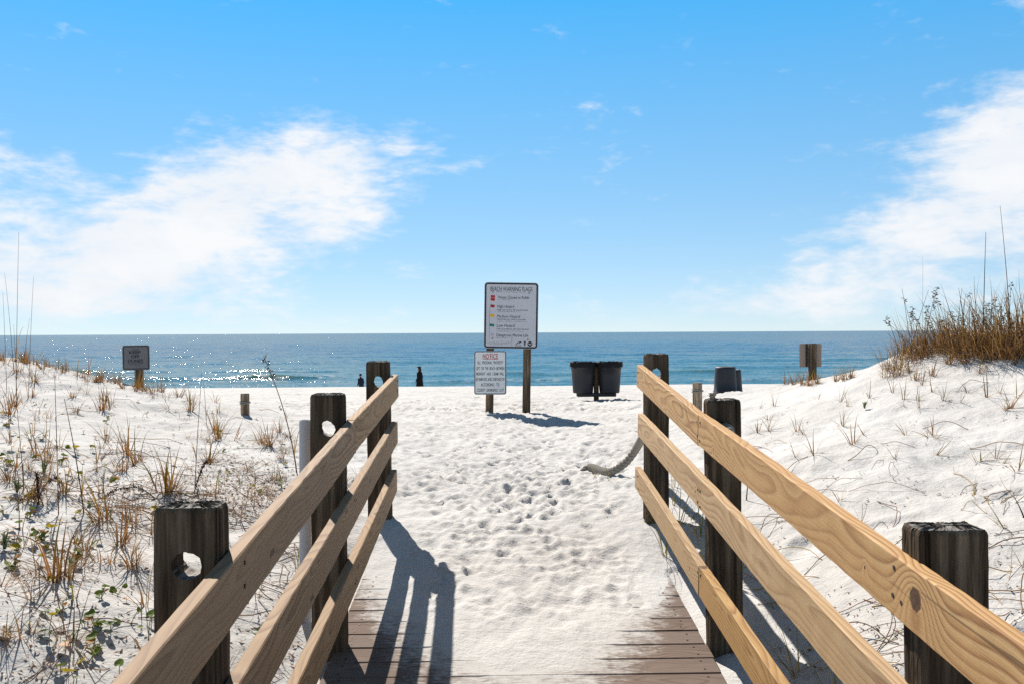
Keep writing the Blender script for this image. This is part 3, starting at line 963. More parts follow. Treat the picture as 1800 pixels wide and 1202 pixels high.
def rope(name, pts, R, pitch, parent=None, strands=3, res=0.006):
    path = catmull(pts, 40)
    ln = sum((path[i + 1] - path[i]).length for i in range(len(path) - 1))
    nst = int(ln / res)
    # resample
    acc = [0.0]
    for i in range(len(path) - 1): acc.append(acc[-1] + (path[i + 1] - path[i]).length)
    pos = []
    j = 0
    for k in range(nst + 1):
        s_ = ln * k / nst
        while j < len(acc) - 2 and acc[j + 1] < s_: j += 1
        f = (s_ - acc[j]) / max(acc[j + 1] - acc[j], 1e-9)
        pos.append(path[j].lerp(path[j + 1], min(max(f, 0), 1)))
    V, Fc = [], []
    up = Vector((0, 0, 1))
    for q in range(strands):
        st = []
        for k, c_ in enumerate(pos):
            d = (pos[min(k + 1, nst)] - pos[max(k - 1, 0)]).normalized()
            a = d.cross(up).normalized() if abs(d.z) < .98 else Vector((1, 0, 0))
            b = d.cross(a)
            th = 2 * math.pi * (ln * k / nst / pitch + q / strands)
            st.append(c_ + a * (R * .56 * math.cos(th)) + b * (R * .56 * math.sin(th)))
        tube(V, Fc, st, R * 0.49, 8)
    me = mesh_from(name, V, Fc)
    o = link(name, me, parent, rope_m, smooth=True)
    return o


def gp(x, y, dz=0.0):
    return Vector((x, y, gz(x, y) + dz))


def sight(px, py, y):
    d = c_f + c_r * ((px - 900) / F_PX) - c_u * ((py - 601) / F_PX)
    return Vector((0, 0, EYE)) + d * (y / d.y)


re_ = ground(1031, 826) or gp(.76, 7.4)
rm_ = ground(1070, 836) or gp(.9, 7.0)
ro = rope('mooring_rope', [re_ + Vector((-.03, 0.0, -.02)), re_ + Vector((0.03, 0, .022)), rm_ + Vector((0, 0, .030)), sight(1100, 812, rm_.y - .12), sight(1121, 783, rm_.y - .26), sight(1137, 752, 6.2), Vector((1.02, 5.83, EYE - .50))], 0.030, 0.11)
tag(ro, 'thick frayed grey rope hanging from the far right railing post down onto the sand', 'rope')
ro2 = rope('mooring_rope', [Vector((1.02, 4.14, EYE - .425)), Vector((1.015, 3.99, EYE - .425)), Vector((1.00, 3.90, EYE - .43)), Vector((0.985, 3.84, EYE - .455))], 0.030, 0.085)
tag(ro2, 'pale rope end poking out of the middle right railing post over the top rail', 'rope')


def round_post(name, base, h, r, top_r=None, seed=0, lean=(0, 0), parent=None, material=None, deep=0.3):
    rr = random.Random(seed)
    V, Fc = [], []
    n = 28
    zs = [-deep, 0.0] + [h * q / 8 for q in range(1, 8)] + [h - 0.012, h - 0.004, h]
    for z in zs:
        e = max(0, (z - (h - .012)) / .012)
        for i in range(n):
            a = 2 * math.pi * i / n
            rr_ = r * (1 + .03 * math.sin(3 * a + seed) + .02 * math.sin(9 * a + z * 3 + seed)) * (1 - .13 * e ** 2) + rr.uniform(-.0012, .0012)
            V.append((rr_ * math.cos(a) + lean[0] * z, rr_ * math.sin(a) + lean[1] * z, z))
    for iz in range(len(zs) - 1):
        for i in range(n):
            j = (i + 1) % n
            Fc.append((iz * n + i, iz * n + j, (iz + 1) * n + j, (iz + 1) * n + i))
    Fc.append(tuple((len(zs) - 1) * n + i for i in range(n)))
    Fc.append(tuple(reversed(range(n))))
    o = link(name, mesh_from(name, V, Fc), parent, material)
    o.location = base
    return o


pile_wood = post_mat('rope_pile_wood', 2.3)


def pile(base, h, r, label, coil, seed):
    e_ = empty('rope_fence_post', base)
    tag(e_, label, 'post')
    round_post('pile', (0, 0, 0), h, r, None, seed, parent=e_, material=pile_wood)
    pts = [Vector(((r + .006) * math.cos(a), (r + .006) * math.sin(a), coil + .012 * math.sin(a * .5))) for a in np.linspace(0, 4 * math.pi, 36)]
    V, Fc = [], []
    tube(V, Fc, pts, 0.008, 6)
    link('rope_coil', mesh_from('rope_coil', V, Fc), e_, rope_m, smooth=True)
    return e_


b_ = ground(431, 729) or gp(-2.8, 10.5)
pile(b_, 0.245, 0.049, 'short weathered round post in the sand below the keep off sign on the left', 0.14, 3)
bp = gp(2.125, 9.5)
pile(bp, EYE - .525 - bp.z, 0.048, 'round wooden post with rope band seen behind the right railing', EYE - .525 - bp.z - 0.085, 5)
bp = gp(2.31, 9.62)
pile(bp, EYE - .64 - bp.z, 0.028, 'thin dark stub post close beside the banded round post on the right', EYE - .66 - bp.z, 8)

pipe_m = flat_mat('white_pipe', (0.50, 0.47, 0.46), 0.5, 0.4, 0.08, nscale=6)
V, Fc = [], []
n = 32
rings = [(0.0275, 0.0), (0.0275, 1.10), (0.0270, 1.104), (0.0240, 1.104), (0.0235, 1.095), (0.0235, 0.0)]
for (r_, z) in rings:
    for i in range(n):
        V.append((r_ * math.cos(2 * math.pi * i / n), r_ * math.sin(2 * math.pi * i / n), z))
for q in range(len(rings) - 1):
    for i in range(n):
        j = (i + 1) % n
        Fc.append((q * n + i, q * n + j, (q + 1) * n + j, (q + 1) * n + i))
pp = link('marker_pipe', mesh_from('marker_pipe', V, Fc), None, pipe_m, smooth=True)
pp.location = (-0.877, 4.3, EYE - .401 - 1.104)
pp.rotation_euler = (0, 0.006, 0)
tag(pp, 'white plastic pipe standing upright behind the middle left railing post', 'pipe')

# ------------------------------------------------------------------ signs
sign_white = flat_mat('sign_white', (0.60, 0.57, 0.585), 0.45, 0.4, 0.07, nscale=5)
sign_edge = flat_mat('sign_edge_metal', (0.45, 0.45, 0.45), 0.4, 0.5, 0.1)
ink = flat_mat('sign_ink', (0.022, 0.022, 0.025), 0.5, 0.3, 0.2)
ink_soft = flat_mat('sign_ink_faded', (0.16, 0.155, 0.16), 0.6, 0.2, 0.2)
red_ink = flat_mat('sign_red', (0.50, 0.025, 0.02), 0.5, 0.3, 0.1)
red_ink2 = flat_mat('sign_red_dark', (0.42, 0.012, 0.012), 0.5, 0.3, 0.1)
yel_ink = flat_mat('sign_yellow', (0.80, 0.42, 0.02), 0.5, 0.3, 0.1)
grn_ink = flat_mat('sign_green', (0.01, 0.20, 0.12), 0.5, 0.3, 0.1)
pur_ink = flat_mat('sign_purple_faded', (0.45, 0.36, 0.52), 0.5, 0.3, 0.1)
rust = flat_mat('rusty_bolt', (0.13, 0.055, 0.022), 0.8, 0.2, 0.4, nscale=60)
alu = flat_mat('aluminium_back', (0.32, 0.24, 0.19), 0.55, 0.4, 0.10, nscale=8)


def rr_points(w, h, r, n=6):
    pts = []
    for (cx, cz, a0) in ((w / 2 - r, h / 2 - r, 0), (-w / 2 + r, h / 2 - r, 90), (-w / 2 + r, -h / 2 + r, 180), (w / 2 - r, -h / 2 + r, 270)):
        for k in range(n + 1):
            a = math.radians(a0 + 90 * k / n)
            pts.append((cx + r * math.cos(a), cz + r * math.sin(a)))
    return pts


def panel_mesh(name, w, h, r, y0, y1):
    P = rr_points(w, h, r)
    n = len(P)
    V = [(x, y0, z) for x, z in P] + [(x, y1, z) for x, z in P]
    Fc = [tuple(range(n)), tuple(reversed(range(n, 2 * n)))] + [(i, n + i, n + (i + 1) % n, (i + 1) % n) for i in range(n)]
    me = mesh_from(name, V, Fc)
    bm = bmesh.new(); bm.from_mesh(me); bpy.data.meshes.remove(me)
    return bm_mesh(name, bm)


def frame_mesh(name, w, h, r, t_, y0, y1):
    A = rr_points(w, h, r); B = rr_points(w - 2 * t_, h - 2 * t_, max(r - t_, .002))
    n = len(A)
    V = [(x, y0, z) for x, z in A] + [(x, y0, z) for x, z in B] + [(x, y1, z) for x, z in A] + [(x, y1, z) for x, z in B]
    Fc = []
    for i in range(n):
        j = (i + 1) % n
        Fc += [(i, j, n + j, n + i), (2 * n + i, 3 * n + i, 3 * n + j, 2 * n + j), (i, 2 * n + i, 2 * n + j, j), (n + i, n + j, 3 * n + j, 3 * n + i)]
    me = mesh_from(name, V, Fc)
    bm = bmesh.new(); bm.from_mesh(me); bpy.data.meshes.remove(me)
    return bm_mesh(name, bm)


def lettering(name, body, x0, x1, zb, cap, y, material, parent, spacing=1.0, bold=0.0):
    """text fitted between x0 and x1 on the baseline zb with capitals cap high, on the face y"""
    cu = bpy.data.curves.new(name, 'FONT')
    cu.body = body; cu.size = 1.0; cu.space_character = spacing; cu.offset = bold
    ob = bpy.data.objects.new('tmp_text', cu); C.objects.link(ob)
    dg = bpy.context.evaluated_depsgraph_get()
    me = bpy.data.meshes.new_from_object(ob.evaluated_get(dg))
    bpy.data.objects.remove(ob); bpy.data.curves.remove(cu)
    me.name = name
    co_ = np.empty(len(me.vertices) * 3); me.vertices.foreach_get('co', co_); co_ = co_.reshape(-1, 3)
    mn, mx = co_[:, 0].min(), co_[:, 0].max()
    X = x0 + (co_[:, 0] - mn) / (mx - mn) * (x1 - x0)
    Z = zb + co_[:, 1] * cap / 0.70
    me.vertices.foreach_set('co', np.stack([X, np.full_like(X, y), Z], 1).ravel())
    me.materials.clear()
    me.update()
    return link(name, me, parent, material)


def plate(name, x0, x1, z0, z1, y, material, parent, dy=0.0006, wave=0.0):
    n = 8
    V, Fc = [], []
    for k in range(n + 1):
        f = k / n
        x = x0 + (x1 - x0) * f
        w_ = wave * math.sin(f * 2 * math.pi)
        V += [(x, y, z0 + w_), (x, y, z1 + w_), (x, y + dy, z0 + w_), (x, y + dy, z1 + w_)]
    for k in range(n):
        a = 4 * k
        Fc += [(a, a + 4, a + 5, a + 1), (a + 2, a + 3, a + 7, a + 6), (a, a + 2, a + 6, a + 4), (a + 1, a + 5, a + 7, a + 3)]
    Fc += [(0, 1, 3, 2), (4 * n, 4 * n + 2, 4 * n + 3, 4 * n + 1)]
    return link(name, mesh_from(name, V, Fc), parent, material)


def fine_print(name, x0, x1, z, h, y, parent, seed, material=None):
    """print too small to read: a row of short strokes"""
    rr = random.Random(seed)
    V, Fc = [], []
    x = x0
    while x < x1:
        w_ = h * rr.uniform(.35, .7)
        if rr.random() > .16:
            b = len(V)
            hh_ = h * rr.choice((.65, .65, 1.0))
            V += [(x, y, z), (x + w_ * .62, y, z), (x + w_ * .62, y, z + hh_), (x, y, z + hh_)]
            Fc.append((b, b + 1, b + 2, b + 3))
        x += w_ + h * .18
    o = link(name, mesh_from(name, V, Fc), parent, material or ink_soft)
    o['kind'] = 'stuff'
    return o


def bolt(parent, x, z, y, r=0.008):
    bm = bmesh.new()
    bmesh.ops.create_cone(bm, cap_ends=True, segments=6, radius1=r, radius2=r * .8, depth=0.008, matrix=Matrix.Translation((x, y - .004, z)) @ Matrix.Rotation(math.pi / 2, 4, 'X'))
    return link('bolt', bm_mesh('bolt', bm), parent, rust)


def square_post(name, w, d, h, parent, loc, seed, deep=0.35, material=None):
    me = post_mesh(name, w, d, -deep, h, None, seed=seed, cracks=4)
    o = link(name, me, parent, material or sign_post_wood)
    o.location = loc
    return o


# big warning sign
LEAN = math.radians(1.1)
sb = gp(0.466, 12.70)
big = empty('warning_sign', sb)
big.rotation_euler = (0, LEAN * 1.0, 0)
tag(big, 'large white beach warning flags sign with coloured flag squares on two wooden posts', 'sign')
SGN_W, SGN_H = 0.738, 0.900
lx = (-0.113 + 0.627) / 2 - 0.466 - 0.02
lz = EYE + (0.680 - 0.225) / 2 - sb.z
YF = -0.075
square_post('post', 0.105, 0.09, lz + SGN_H / 2 - 0.05, big, (0.0, 0, 0), 31)
o = square_post('post', 0.105, 0.09, lz + SGN_H / 2 - 0.05, big, (-0.508, 0, 0), 32)
pn = link('sign_panel', panel_mesh('sign_panel', SGN_W, SGN_H, 0.045, YF, YF + 0.004), big, sign_white); pn.location = (lx, 0, lz)
fr = link('border', frame_mesh('border', SGN_W - 0.012, SGN_H - 0.012, 0.040, 0.021, YF - .0012, YF - .0002), pn, ink)
ed = link('panel_edge', frame_mesh('panel_edge', SGN_W + 0.002, SGN_H + 0.002, 0.046, 0.006, YF - .001, YF + 0.005), pn, sign_edge)
K = SGN_W / 835.0
def bxx(px): return (px - 582.5) * K
def bzz(py): return (563.5 - py) * K
YT = YF - 0.0016
lettering('title', 'BEACH WARNING FLAGS', bxx(258), bxx(905), bzz(188), 66 * K, YT, ink, pn)
lettering('lettering', 'Water Closed to Public', bxx(375), bxx(860), bzz(307), 44 * K, YT, ink, pn)
lettering('lettering', 'High Hazard', bxx(370), bxx(625), bzz(447), 44 * K, YT, ink, pn)
lettering('lettering', 'High Surf and/or Strong Currents', bxx(370), bxx(845), bzz(489), 22 * K, YT, ink, pn)
lettering('lettering', 'Medium Hazard', bxx(365), bxx(720), bzz(600), 44 * K, YT, ink, pn)
lettering('lettering', 'Moderate Surf and/or Currents', bxx(365), bxx(810), bzz(634), 22 * K, YT, ink, pn)
lettering('lettering', 'Low Hazard', bxx(362), bxx(640), bzz(742), 44 * K, YT, ink, pn)
lettering('lettering', 'Calm Conditions, Exercise Caution', bxx(362), bxx(860), bzz(784), 22 * K, YT, ink, pn)
lettering('lettering', 'Dangerous Marine Life', bxx(360), bxx(848), bzz(890), 44 * K, YT, ink, pn)
for i, (a, b, z) in enumerate(((350, 805, 208), (375, 560, 327), (370, 755, 512), (365, 830, 660), (362, 770, 812), (362, 545, 917), (205, 575, 988), (235, 545, 1012))):
    fine_print('fine_print', bxx(a), bxx(b), bzz(z), 11 * K, YT, pn, i)
plate('flag_symbol', bxx(262), bxx(327), bzz(292), bzz(255), YT, red_ink, pn, wave=.002)
plate('flag_symbol', bxx(262), bxx(327), bzz(341), bzz(297), YT, red_ink, pn, wave=.002)
plate('flag_symbol', bxx(258), bxx(325), bzz(443), bzz(402), YT, red_ink2, pn, wave=.003)
plate('flag_symbol', bxx(253), bxx(323), bzz(590), bzz(549), YT, yel_ink, pn, wave=.003)
plate('flag_symbol', bxx(252), bxx(320), bzz(736), bzz(697), YT, grn_ink, pn, wave=.003)
plate('flag_symbol', bxx(274), bxx(310), bzz(876), bzz(847), YT, pur_ink, pn, wave=.002)
plate('flag_staff', bxx(247), bxx(250), bzz(940), bzz(440), YT, ink_soft, pn)
plate('panel_seam', bxx(596), bxx(600), bzz(1062), bzz(900), YT, ink_soft, pn)
# emblems along the bottom: a bird over a wave line, a small badge, a round wave emblem
V = [(650, 1030), (755, 1030), (755, 1022), (700, 1024), (660, 1020)]
def shape(name, polys, material, y=YT):
    Vv, Ff = [], []
    for pl in polys:
        b = len(Vv)
        Vv += [(bxx(a), y, bzz(c_)) for a, c_ in pl]
        Ff.append(tuple(range(b, b + len(pl))))
    return link(name, mesh_from(name, Vv, Ff), pn, material)
shape('emblem_bird', [[(652, 1030), (752, 1030), (752, 1023), (652, 1024)], [(655, 1012), (690, 975), (722, 962), (748, 962), (750, 985), (738, 978), (716, 990), (690, 1012), (708, 1000), (704, 994), (718, 984), (714, 976), (694, 988), (668, 1014)]], ink)
shape('emblem_badge', [[(783, 955), (815, 955), (815, 975), (783, 975)], [(787, 979), (811, 979), (811, 996), (787, 996)], [(783, 1000), (815, 1000), (806, 1018), (800, 1030), (793, 1018)]], ink)
cir = [(880 + 38 * math.cos(a), 996 + 39 * math.sin(a)) for a in np.linspace(0, 2 * math.pi, 32, endpoint=False)]
shape('emblem_disc', [cir], ink)
shape('emblem_wave', [[(846, 978), (862, 990), (878, 1000), (896, 990), (915, 976), (906, 994), (884, 1012), (876, 1012), (856, 998)]], sign_white, YT - .0008)
for (a, b) in ((295, 208), (857, 213), (297, 918), (848, 930)):
    bolt(pn, bxx(a), bzz(b), YT, .009)

# smaller notice sign, bolted to the left post of the warning sign
nb = gp(-0.036, 12.62)
nt_ = empty('notice_sign', (-0.036, 12.62, nb.z))
nt_.rotation_euler = (0, LEAN * .2, 0)
tag(nt_, 'smaller white notice sign with red heading on the left post under the warning sign', 'sign')
NW, NH = 0.437, 0.590
nz = EYE - (0.247 + 0.8366) / 2 - nb.z
YN = -0.055
pn = link('sign_panel', panel_mesh('sign_panel', NW, NH, 0.03, YN, YN + 0.003), nt_, flat_mat('notice_white', (0.80, 0.78, 0.75), .45, .4, .05, nscale=5)); pn.location = (0.007, 0, nz)
link('border', frame_mesh('border', NW - 0.008, NH - 0.008, 0.027, 0.010, YN - .0012, YN - .0002), pn, ink)
link('panel_edge', frame_mesh('panel_edge', NW + 0.002, NH + 0.002, 0.031, 0.004, YN - .001, YN + 0.004), pn, sign_edge)
K = NW / 496.0
def bxx(px): return (px - 360) * K
def bzz(py): return (478 - py) * K
YT = YN - .0016
lettering('heading', 'NOTICE', bxx(245), bxx(478), bzz(262), 76 * K, YT, red_ink, pn, 1.15, 0.012)
plate('underline', bxx(245), bxx(478), bzz(274), bzz(268), YT, red_ink, pn)
for (s_, a, b, z) in (('ALL  PERSONAL  PROPERTY', 160, 560, 345), ('LEFT  ON  THE  BEACH  BETWEEN', 145, 578, 433), ('MIDNIGHT  AND  7:30AM  WILL', 145, 572, 517), ('BE REMOVED AND DISPOSED OF', 138, 578, 602), ('ACCORDING   TO', 215, 500, 685), ('COUNTY  ORDINANCE  11-07', 155, 565, 770)):
    lettering('lettering', s_, bxx(a), bxx(b), bzz(z), 47 * K, YT, ink, pn, 1.1, 0.006)
bolt(pn, bxx(366), bzz(228), YT, .006); bolt(pn, bxx(366), bzz(740), YT, .006)

# keep off the dunes sign on the left
kb = gp(-4.56, 12.0)
ks = empty('dune_sign', kb)
tag(ks, 'small white keep off dunes sign on a short post on the left dune', 'sign')
round_post('post', (0, 0, 0), EYE - .16 - kb.z, 0.056, None, 12, parent=ks, material=sign_post_wood)
KW, KH = 0.342, 0.312
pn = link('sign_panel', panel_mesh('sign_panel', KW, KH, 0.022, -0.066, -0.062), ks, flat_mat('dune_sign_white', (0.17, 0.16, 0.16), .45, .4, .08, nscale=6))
pn.location = (-0.013, 0, EYE - (.139 + .45) / 2 - kb.z)
pn.rotation_euler = (0, -0.012, 0)
link('border', frame_mesh('border', KW - 0.022, KH - 0.022, 0.018, 0.008, -0.0672, -0.0662), pn, ink)
link('panel_edge', frame_mesh('panel_edge', KW + .002, KH + .002, 0.023, 0.010, -0.067, -0.061), pn, flat_mat('dark_edge', (.10, .09, .085), .6, .3))
K = KW / 163.0
def bxx(px): return (px - 838) * K
def bzz(py): return (236 - py) * K
for (s_, a, b, z, cp_) in (('PLEASE', 815, 856, 190, 8), ('KEEP', 797, 867, 212, 18), ('OFF', 808, 858, 238, 18), ('DUNES', 790, 880, 264, 18)):
    lettering('lettering', s_, bxx(a), bxx(b), bzz(z), cp_ * K, -0.0676, ink, pn, 1.0, 0.02 if cp_ > 10 else 0.0)
fine_print('fine_print', bxx(788), bxx(882), bzz(274), 5 * K, -0.0676, pn, 91, ink)
fine_print('fine_print', bxx(806), bxx(862), bzz(283), 5 * K, -0.0676, pn, 92, ink)

# sign on the right dune, seen from behind
rb = gp(4.2, 12.0)
rs = empty('dune_sign', rb)
tag(rs, 'bare metal back of a small square sign on a dark post, on the right dune', 'sign')
post_h = EYE - .160 - rb.z
round_post('post', (0, 0, 0), post_h, 0.052, None, 14, parent=rs, material=sign_post_wood)
pn = link('sign_panel', panel_mesh('sign_panel', 0.293, 0.308, 0.02, 0.056, 0.060), rs, alu)
pn.location = (-0.006, 0, EYE - .318 - rb.z)
bm = bmesh.new(); box_bm(bm, -0.055, 0.050, 0, 0.022, 0.010, 0.300, 0.002)
link('back_batten', bm_mesh('back_batten', bm), pn, steel)

# ------------------------------------------------------------------ bins
bin_m, t, p = mat('dark_bin_plastic')
co = t.n('ShaderNodeTexCoord').outputs['Object']
n = t.noise(co, 6.0, 4.0, .6); n2 = t.noise(t.mapv(co, (30, 30, 3)), 1.0, 3.0, .6)
c = t.mix(n, (0.014, 0.014, 0.018, 1), (0.026, 0.026, 0.032, 1))
c = t.mix(t.ss(n2, .55, .75, 0, .25), c, (0.08, 0.08, 0.085, 1))
t.put(p.inputs['Base Color'], c); t.put(p.inputs['Roughness'], 0.55); t.put(p.inputs['Specular IOR Level'], 0.4)
bag_m = flat_mat('black_liner', (0.010, 0.010, 0.011), 0.75, 0.2, 0.2)


def lathe(prof, n=40, wob=None, close_bottom=True):
    V, Fc = [], []
    for q, (r_, z) in enumerate(prof):
        for i in range(n):
            a = 2 * math.pi * i / n
            rr_, zz_ = (r_, z) if wob is None else wob(q, a, r_, z)
            V.append((rr_ * math.cos(a), rr_ * math.sin(a), zz_))
    for q in range(len(prof) - 1):
        for i in range(n):
            j = (i + 1) % n
            Fc.append((q * n + i, q * n + j, (q + 1) * n + j, (q + 1) * n + i))
    if close_bottom:
        Fc.append(tuple(reversed(range(n))))
    return V, Fc


BIN_H = 0.655
bin_prof = [(0.02, 0.004), (0.188, 0.0), (0.200, 0.008), (0.202, 0.03), (0.226, 0.35), (0.236, 0.50), (0.246, 0.505), (0.249, 0.60), (0.256, 0.605), (0.262, 0.615), (0.262, 0.645), (0.258, 0.652), (0.248, 0.652), (0.242, 0.60), (0.215, 0.2), (0.190, 0.02), (0.02, 0.018)]
bin_me = mesh_from('body', *lathe(bin_prof))


def bag_wob(q, a, r_, z):
    k_ = math.sin(a * 9 + 1.3) * .35 + math.sin(a * 17 + .4) * .35 + math.sin(a * 5) * .4
    return (r_ + (.005 * k_ if q < 3 else 0), z + (.024 * k_ if q == 0 else 0.010 * k_ * (q < 5)))


bag_me = mesh_from('liner', *lathe([(0.270, 0.555), (0.271, 0.60), (0.268, 0.645), (0.262, 0.668), (0.248, 0.664), (0.238, 0.60), (0.225, 0.42), (0.20, 0.33), (0.08, 0.31)], 72, bag_wob, False))
bb = gp(2.089, 18.5)
rack = empty('bin_rack', bb)
tag(rack, 'wooden post with a crossbar that carries the two hanging black bins', 'bin rack')
round_post('post', (0, 0, 0), EYE - .68 - bb.z, 0.052, None, 21, parent=rack, material=flat_mat('brown_post', (0.10, 0.062, 0.030), .85, .2, .4, nscale=20))
bz0 = EYE - 1.205 - bb.z
bm = bmesh.new(); box_bm(bm, 0.0, 0.0, bz0 - 0.045, 0.78, 0.24, 0.07, 0.008)
link('crossbar', bm_mesh('crossbar', bm), rack, flat_mat('bar_dark', (0.06, 0.055, 0.055), .8, .2))
for q, lab in ((-1, 'black bin with liner bag on the left of the post near the warning sign'), (1, 'black bin with liner bag on the right of the post near the warning sign')):
    e_ = empty('litter_bin', (bb.x + q * 0.268, bb.y - 0.02, bb.z + bz0 - 0.008), 0.4 * q)
    tag(e_, lab, 'bin', 'pair of black bins on the beach')
    e_.rotation_euler = (0, -q * 0.012, q * .7)
    e_.scale = (1, 1, 0.935)
    link('body', bin_me, e_, bin_m, smooth=True)
    link('liner', bag_me, e_, bag_m, smooth=True)
inv_prof = [(0.262, 0.0), (0.263, 0.03), (0.250, 0.036), (0.246, 0.15), (0.236, 0.16), (0.224, 0.36), (0.214, 0.60), (0.206, 0.640), (0.192, 0.655), (0.160, 0.658), (0.15, 0.652), (0.02, 0.650)]
inv_me = mesh_from('upturned_bin', *lathe(inv_prof, 48, None, True))
for (x, y, tilt, sc_, lab) in ((4.83, 19.0, 0.0, 1.0, 'dark grey upturned bin on the sand, the nearer and larger of the two'), (5.06, 19.35, -0.06, 0.93, 'dark grey upturned bin half hidden behind the nearer upturned bin')):
    o = link('upturned_bin', inv_me, None, bin_m, smooth=True)
    o.location = gp(x, y, -0.04); o.scale = (sc_, sc_, sc_ * .98); o.rotation_euler = (0, tilt, 1.0)
    tag(o, lab, 'bin', 'two upturned bins behind the right railing')

# ------------------------------------------------------------------ people on the shore


def skin_body(name, joints, edges, material, parent, sub=1):
    """one continuous body grown round a skeleton: joints = {key: (x, y, z, rx, ry)}"""
    keys = list(joints)
    idx = {k_: i for i, k_ in enumerate(keys)}
    me = bpy.data.meshes.new('tmp_skel')
    me.from_pydata([joints[k_][:3] for k_ in keys], [(idx[a], idx[b]) for a, b in edges], [])
    ob = bpy.data.objects.new('tmp_skel', me); C.objects.link(ob)
    ob.modifiers.new('skin', 'SKIN').use_smooth_shade = True
    sd = ob.modifiers.new('sub', 'SUBSURF'); sd.levels = sub; sd.render_levels = sub
    lay = me.skin_vertices[0].data if me.skin_vertices else None
    if lay is None:
        bm = bmesh.new(); bm.from_mesh(me); bm.verts.layers.skin.verify(); bm.to_mesh(me); bm.free()
        lay = me.skin_vertices[0].data
    for k_ in keys:
        lay[idx[k_]].radius = joints[k_][3:5]
        lay[idx[k_]].use_root = (k_ == 'pelvis')
    dg = bpy.context.evaluated_depsgraph_get()
    out = bpy.data.meshes.new_from_object(ob.evaluated_get(dg))
    out.name = name
    bpy.data.objects.remove(ob); bpy.data.meshes.remove(me)
    out.materials.clear()
    return link(name, out, parent, material, smooth=True)


def loft(name, rings, material, parent, n=24):
    """closed elliptical rings (cx, cy, z, rx, ry)"""
    V, Fc = [], []
    for (cx, cy, z, rx, ry) in rings:
        for i in range(n):
            a = 2 * math.pi * i / n
            f = 1 + .035 * math.sin(a * 5 + z * 11)
            V.append((cx + rx * f * math.cos(a), cy + ry * f * math.sin(a), z))
    for q in range(len(rings) - 1):
        for i in range(n):
            j = (i + 1) % n
            Fc.append((q * n + i, q * n + j, (q + 1) * n + j, (q + 1) * n + i))
    Fc.append(tuple(reversed(range(n)))); Fc.append(tuple((len(rings) - 1) * n + i for i in range(n)))
    return link(name, mesh_from(name, V, Fc), parent, material, smooth=True)


skin_m = flat_mat('skin', (0.34, 0.17, 0.11), 0.6, 0.3, .1)
navy = flat_mat('navy_jacket', (0.016, 0.022, 0.045), 0.8, 0.2, .3)
black_cloth = flat_mat('black_coat', (0.012, 0.010, 0.012), 0.85, 0.15, .3)
dark_cloth = flat_mat('dark_trousers', (0.03, 0.028, 0.03), 0.85, 0.15, .3)
hair_m = flat_mat('dark_hair', (0.018, 0.012, 0.008), 0.7, 0.3, .3)


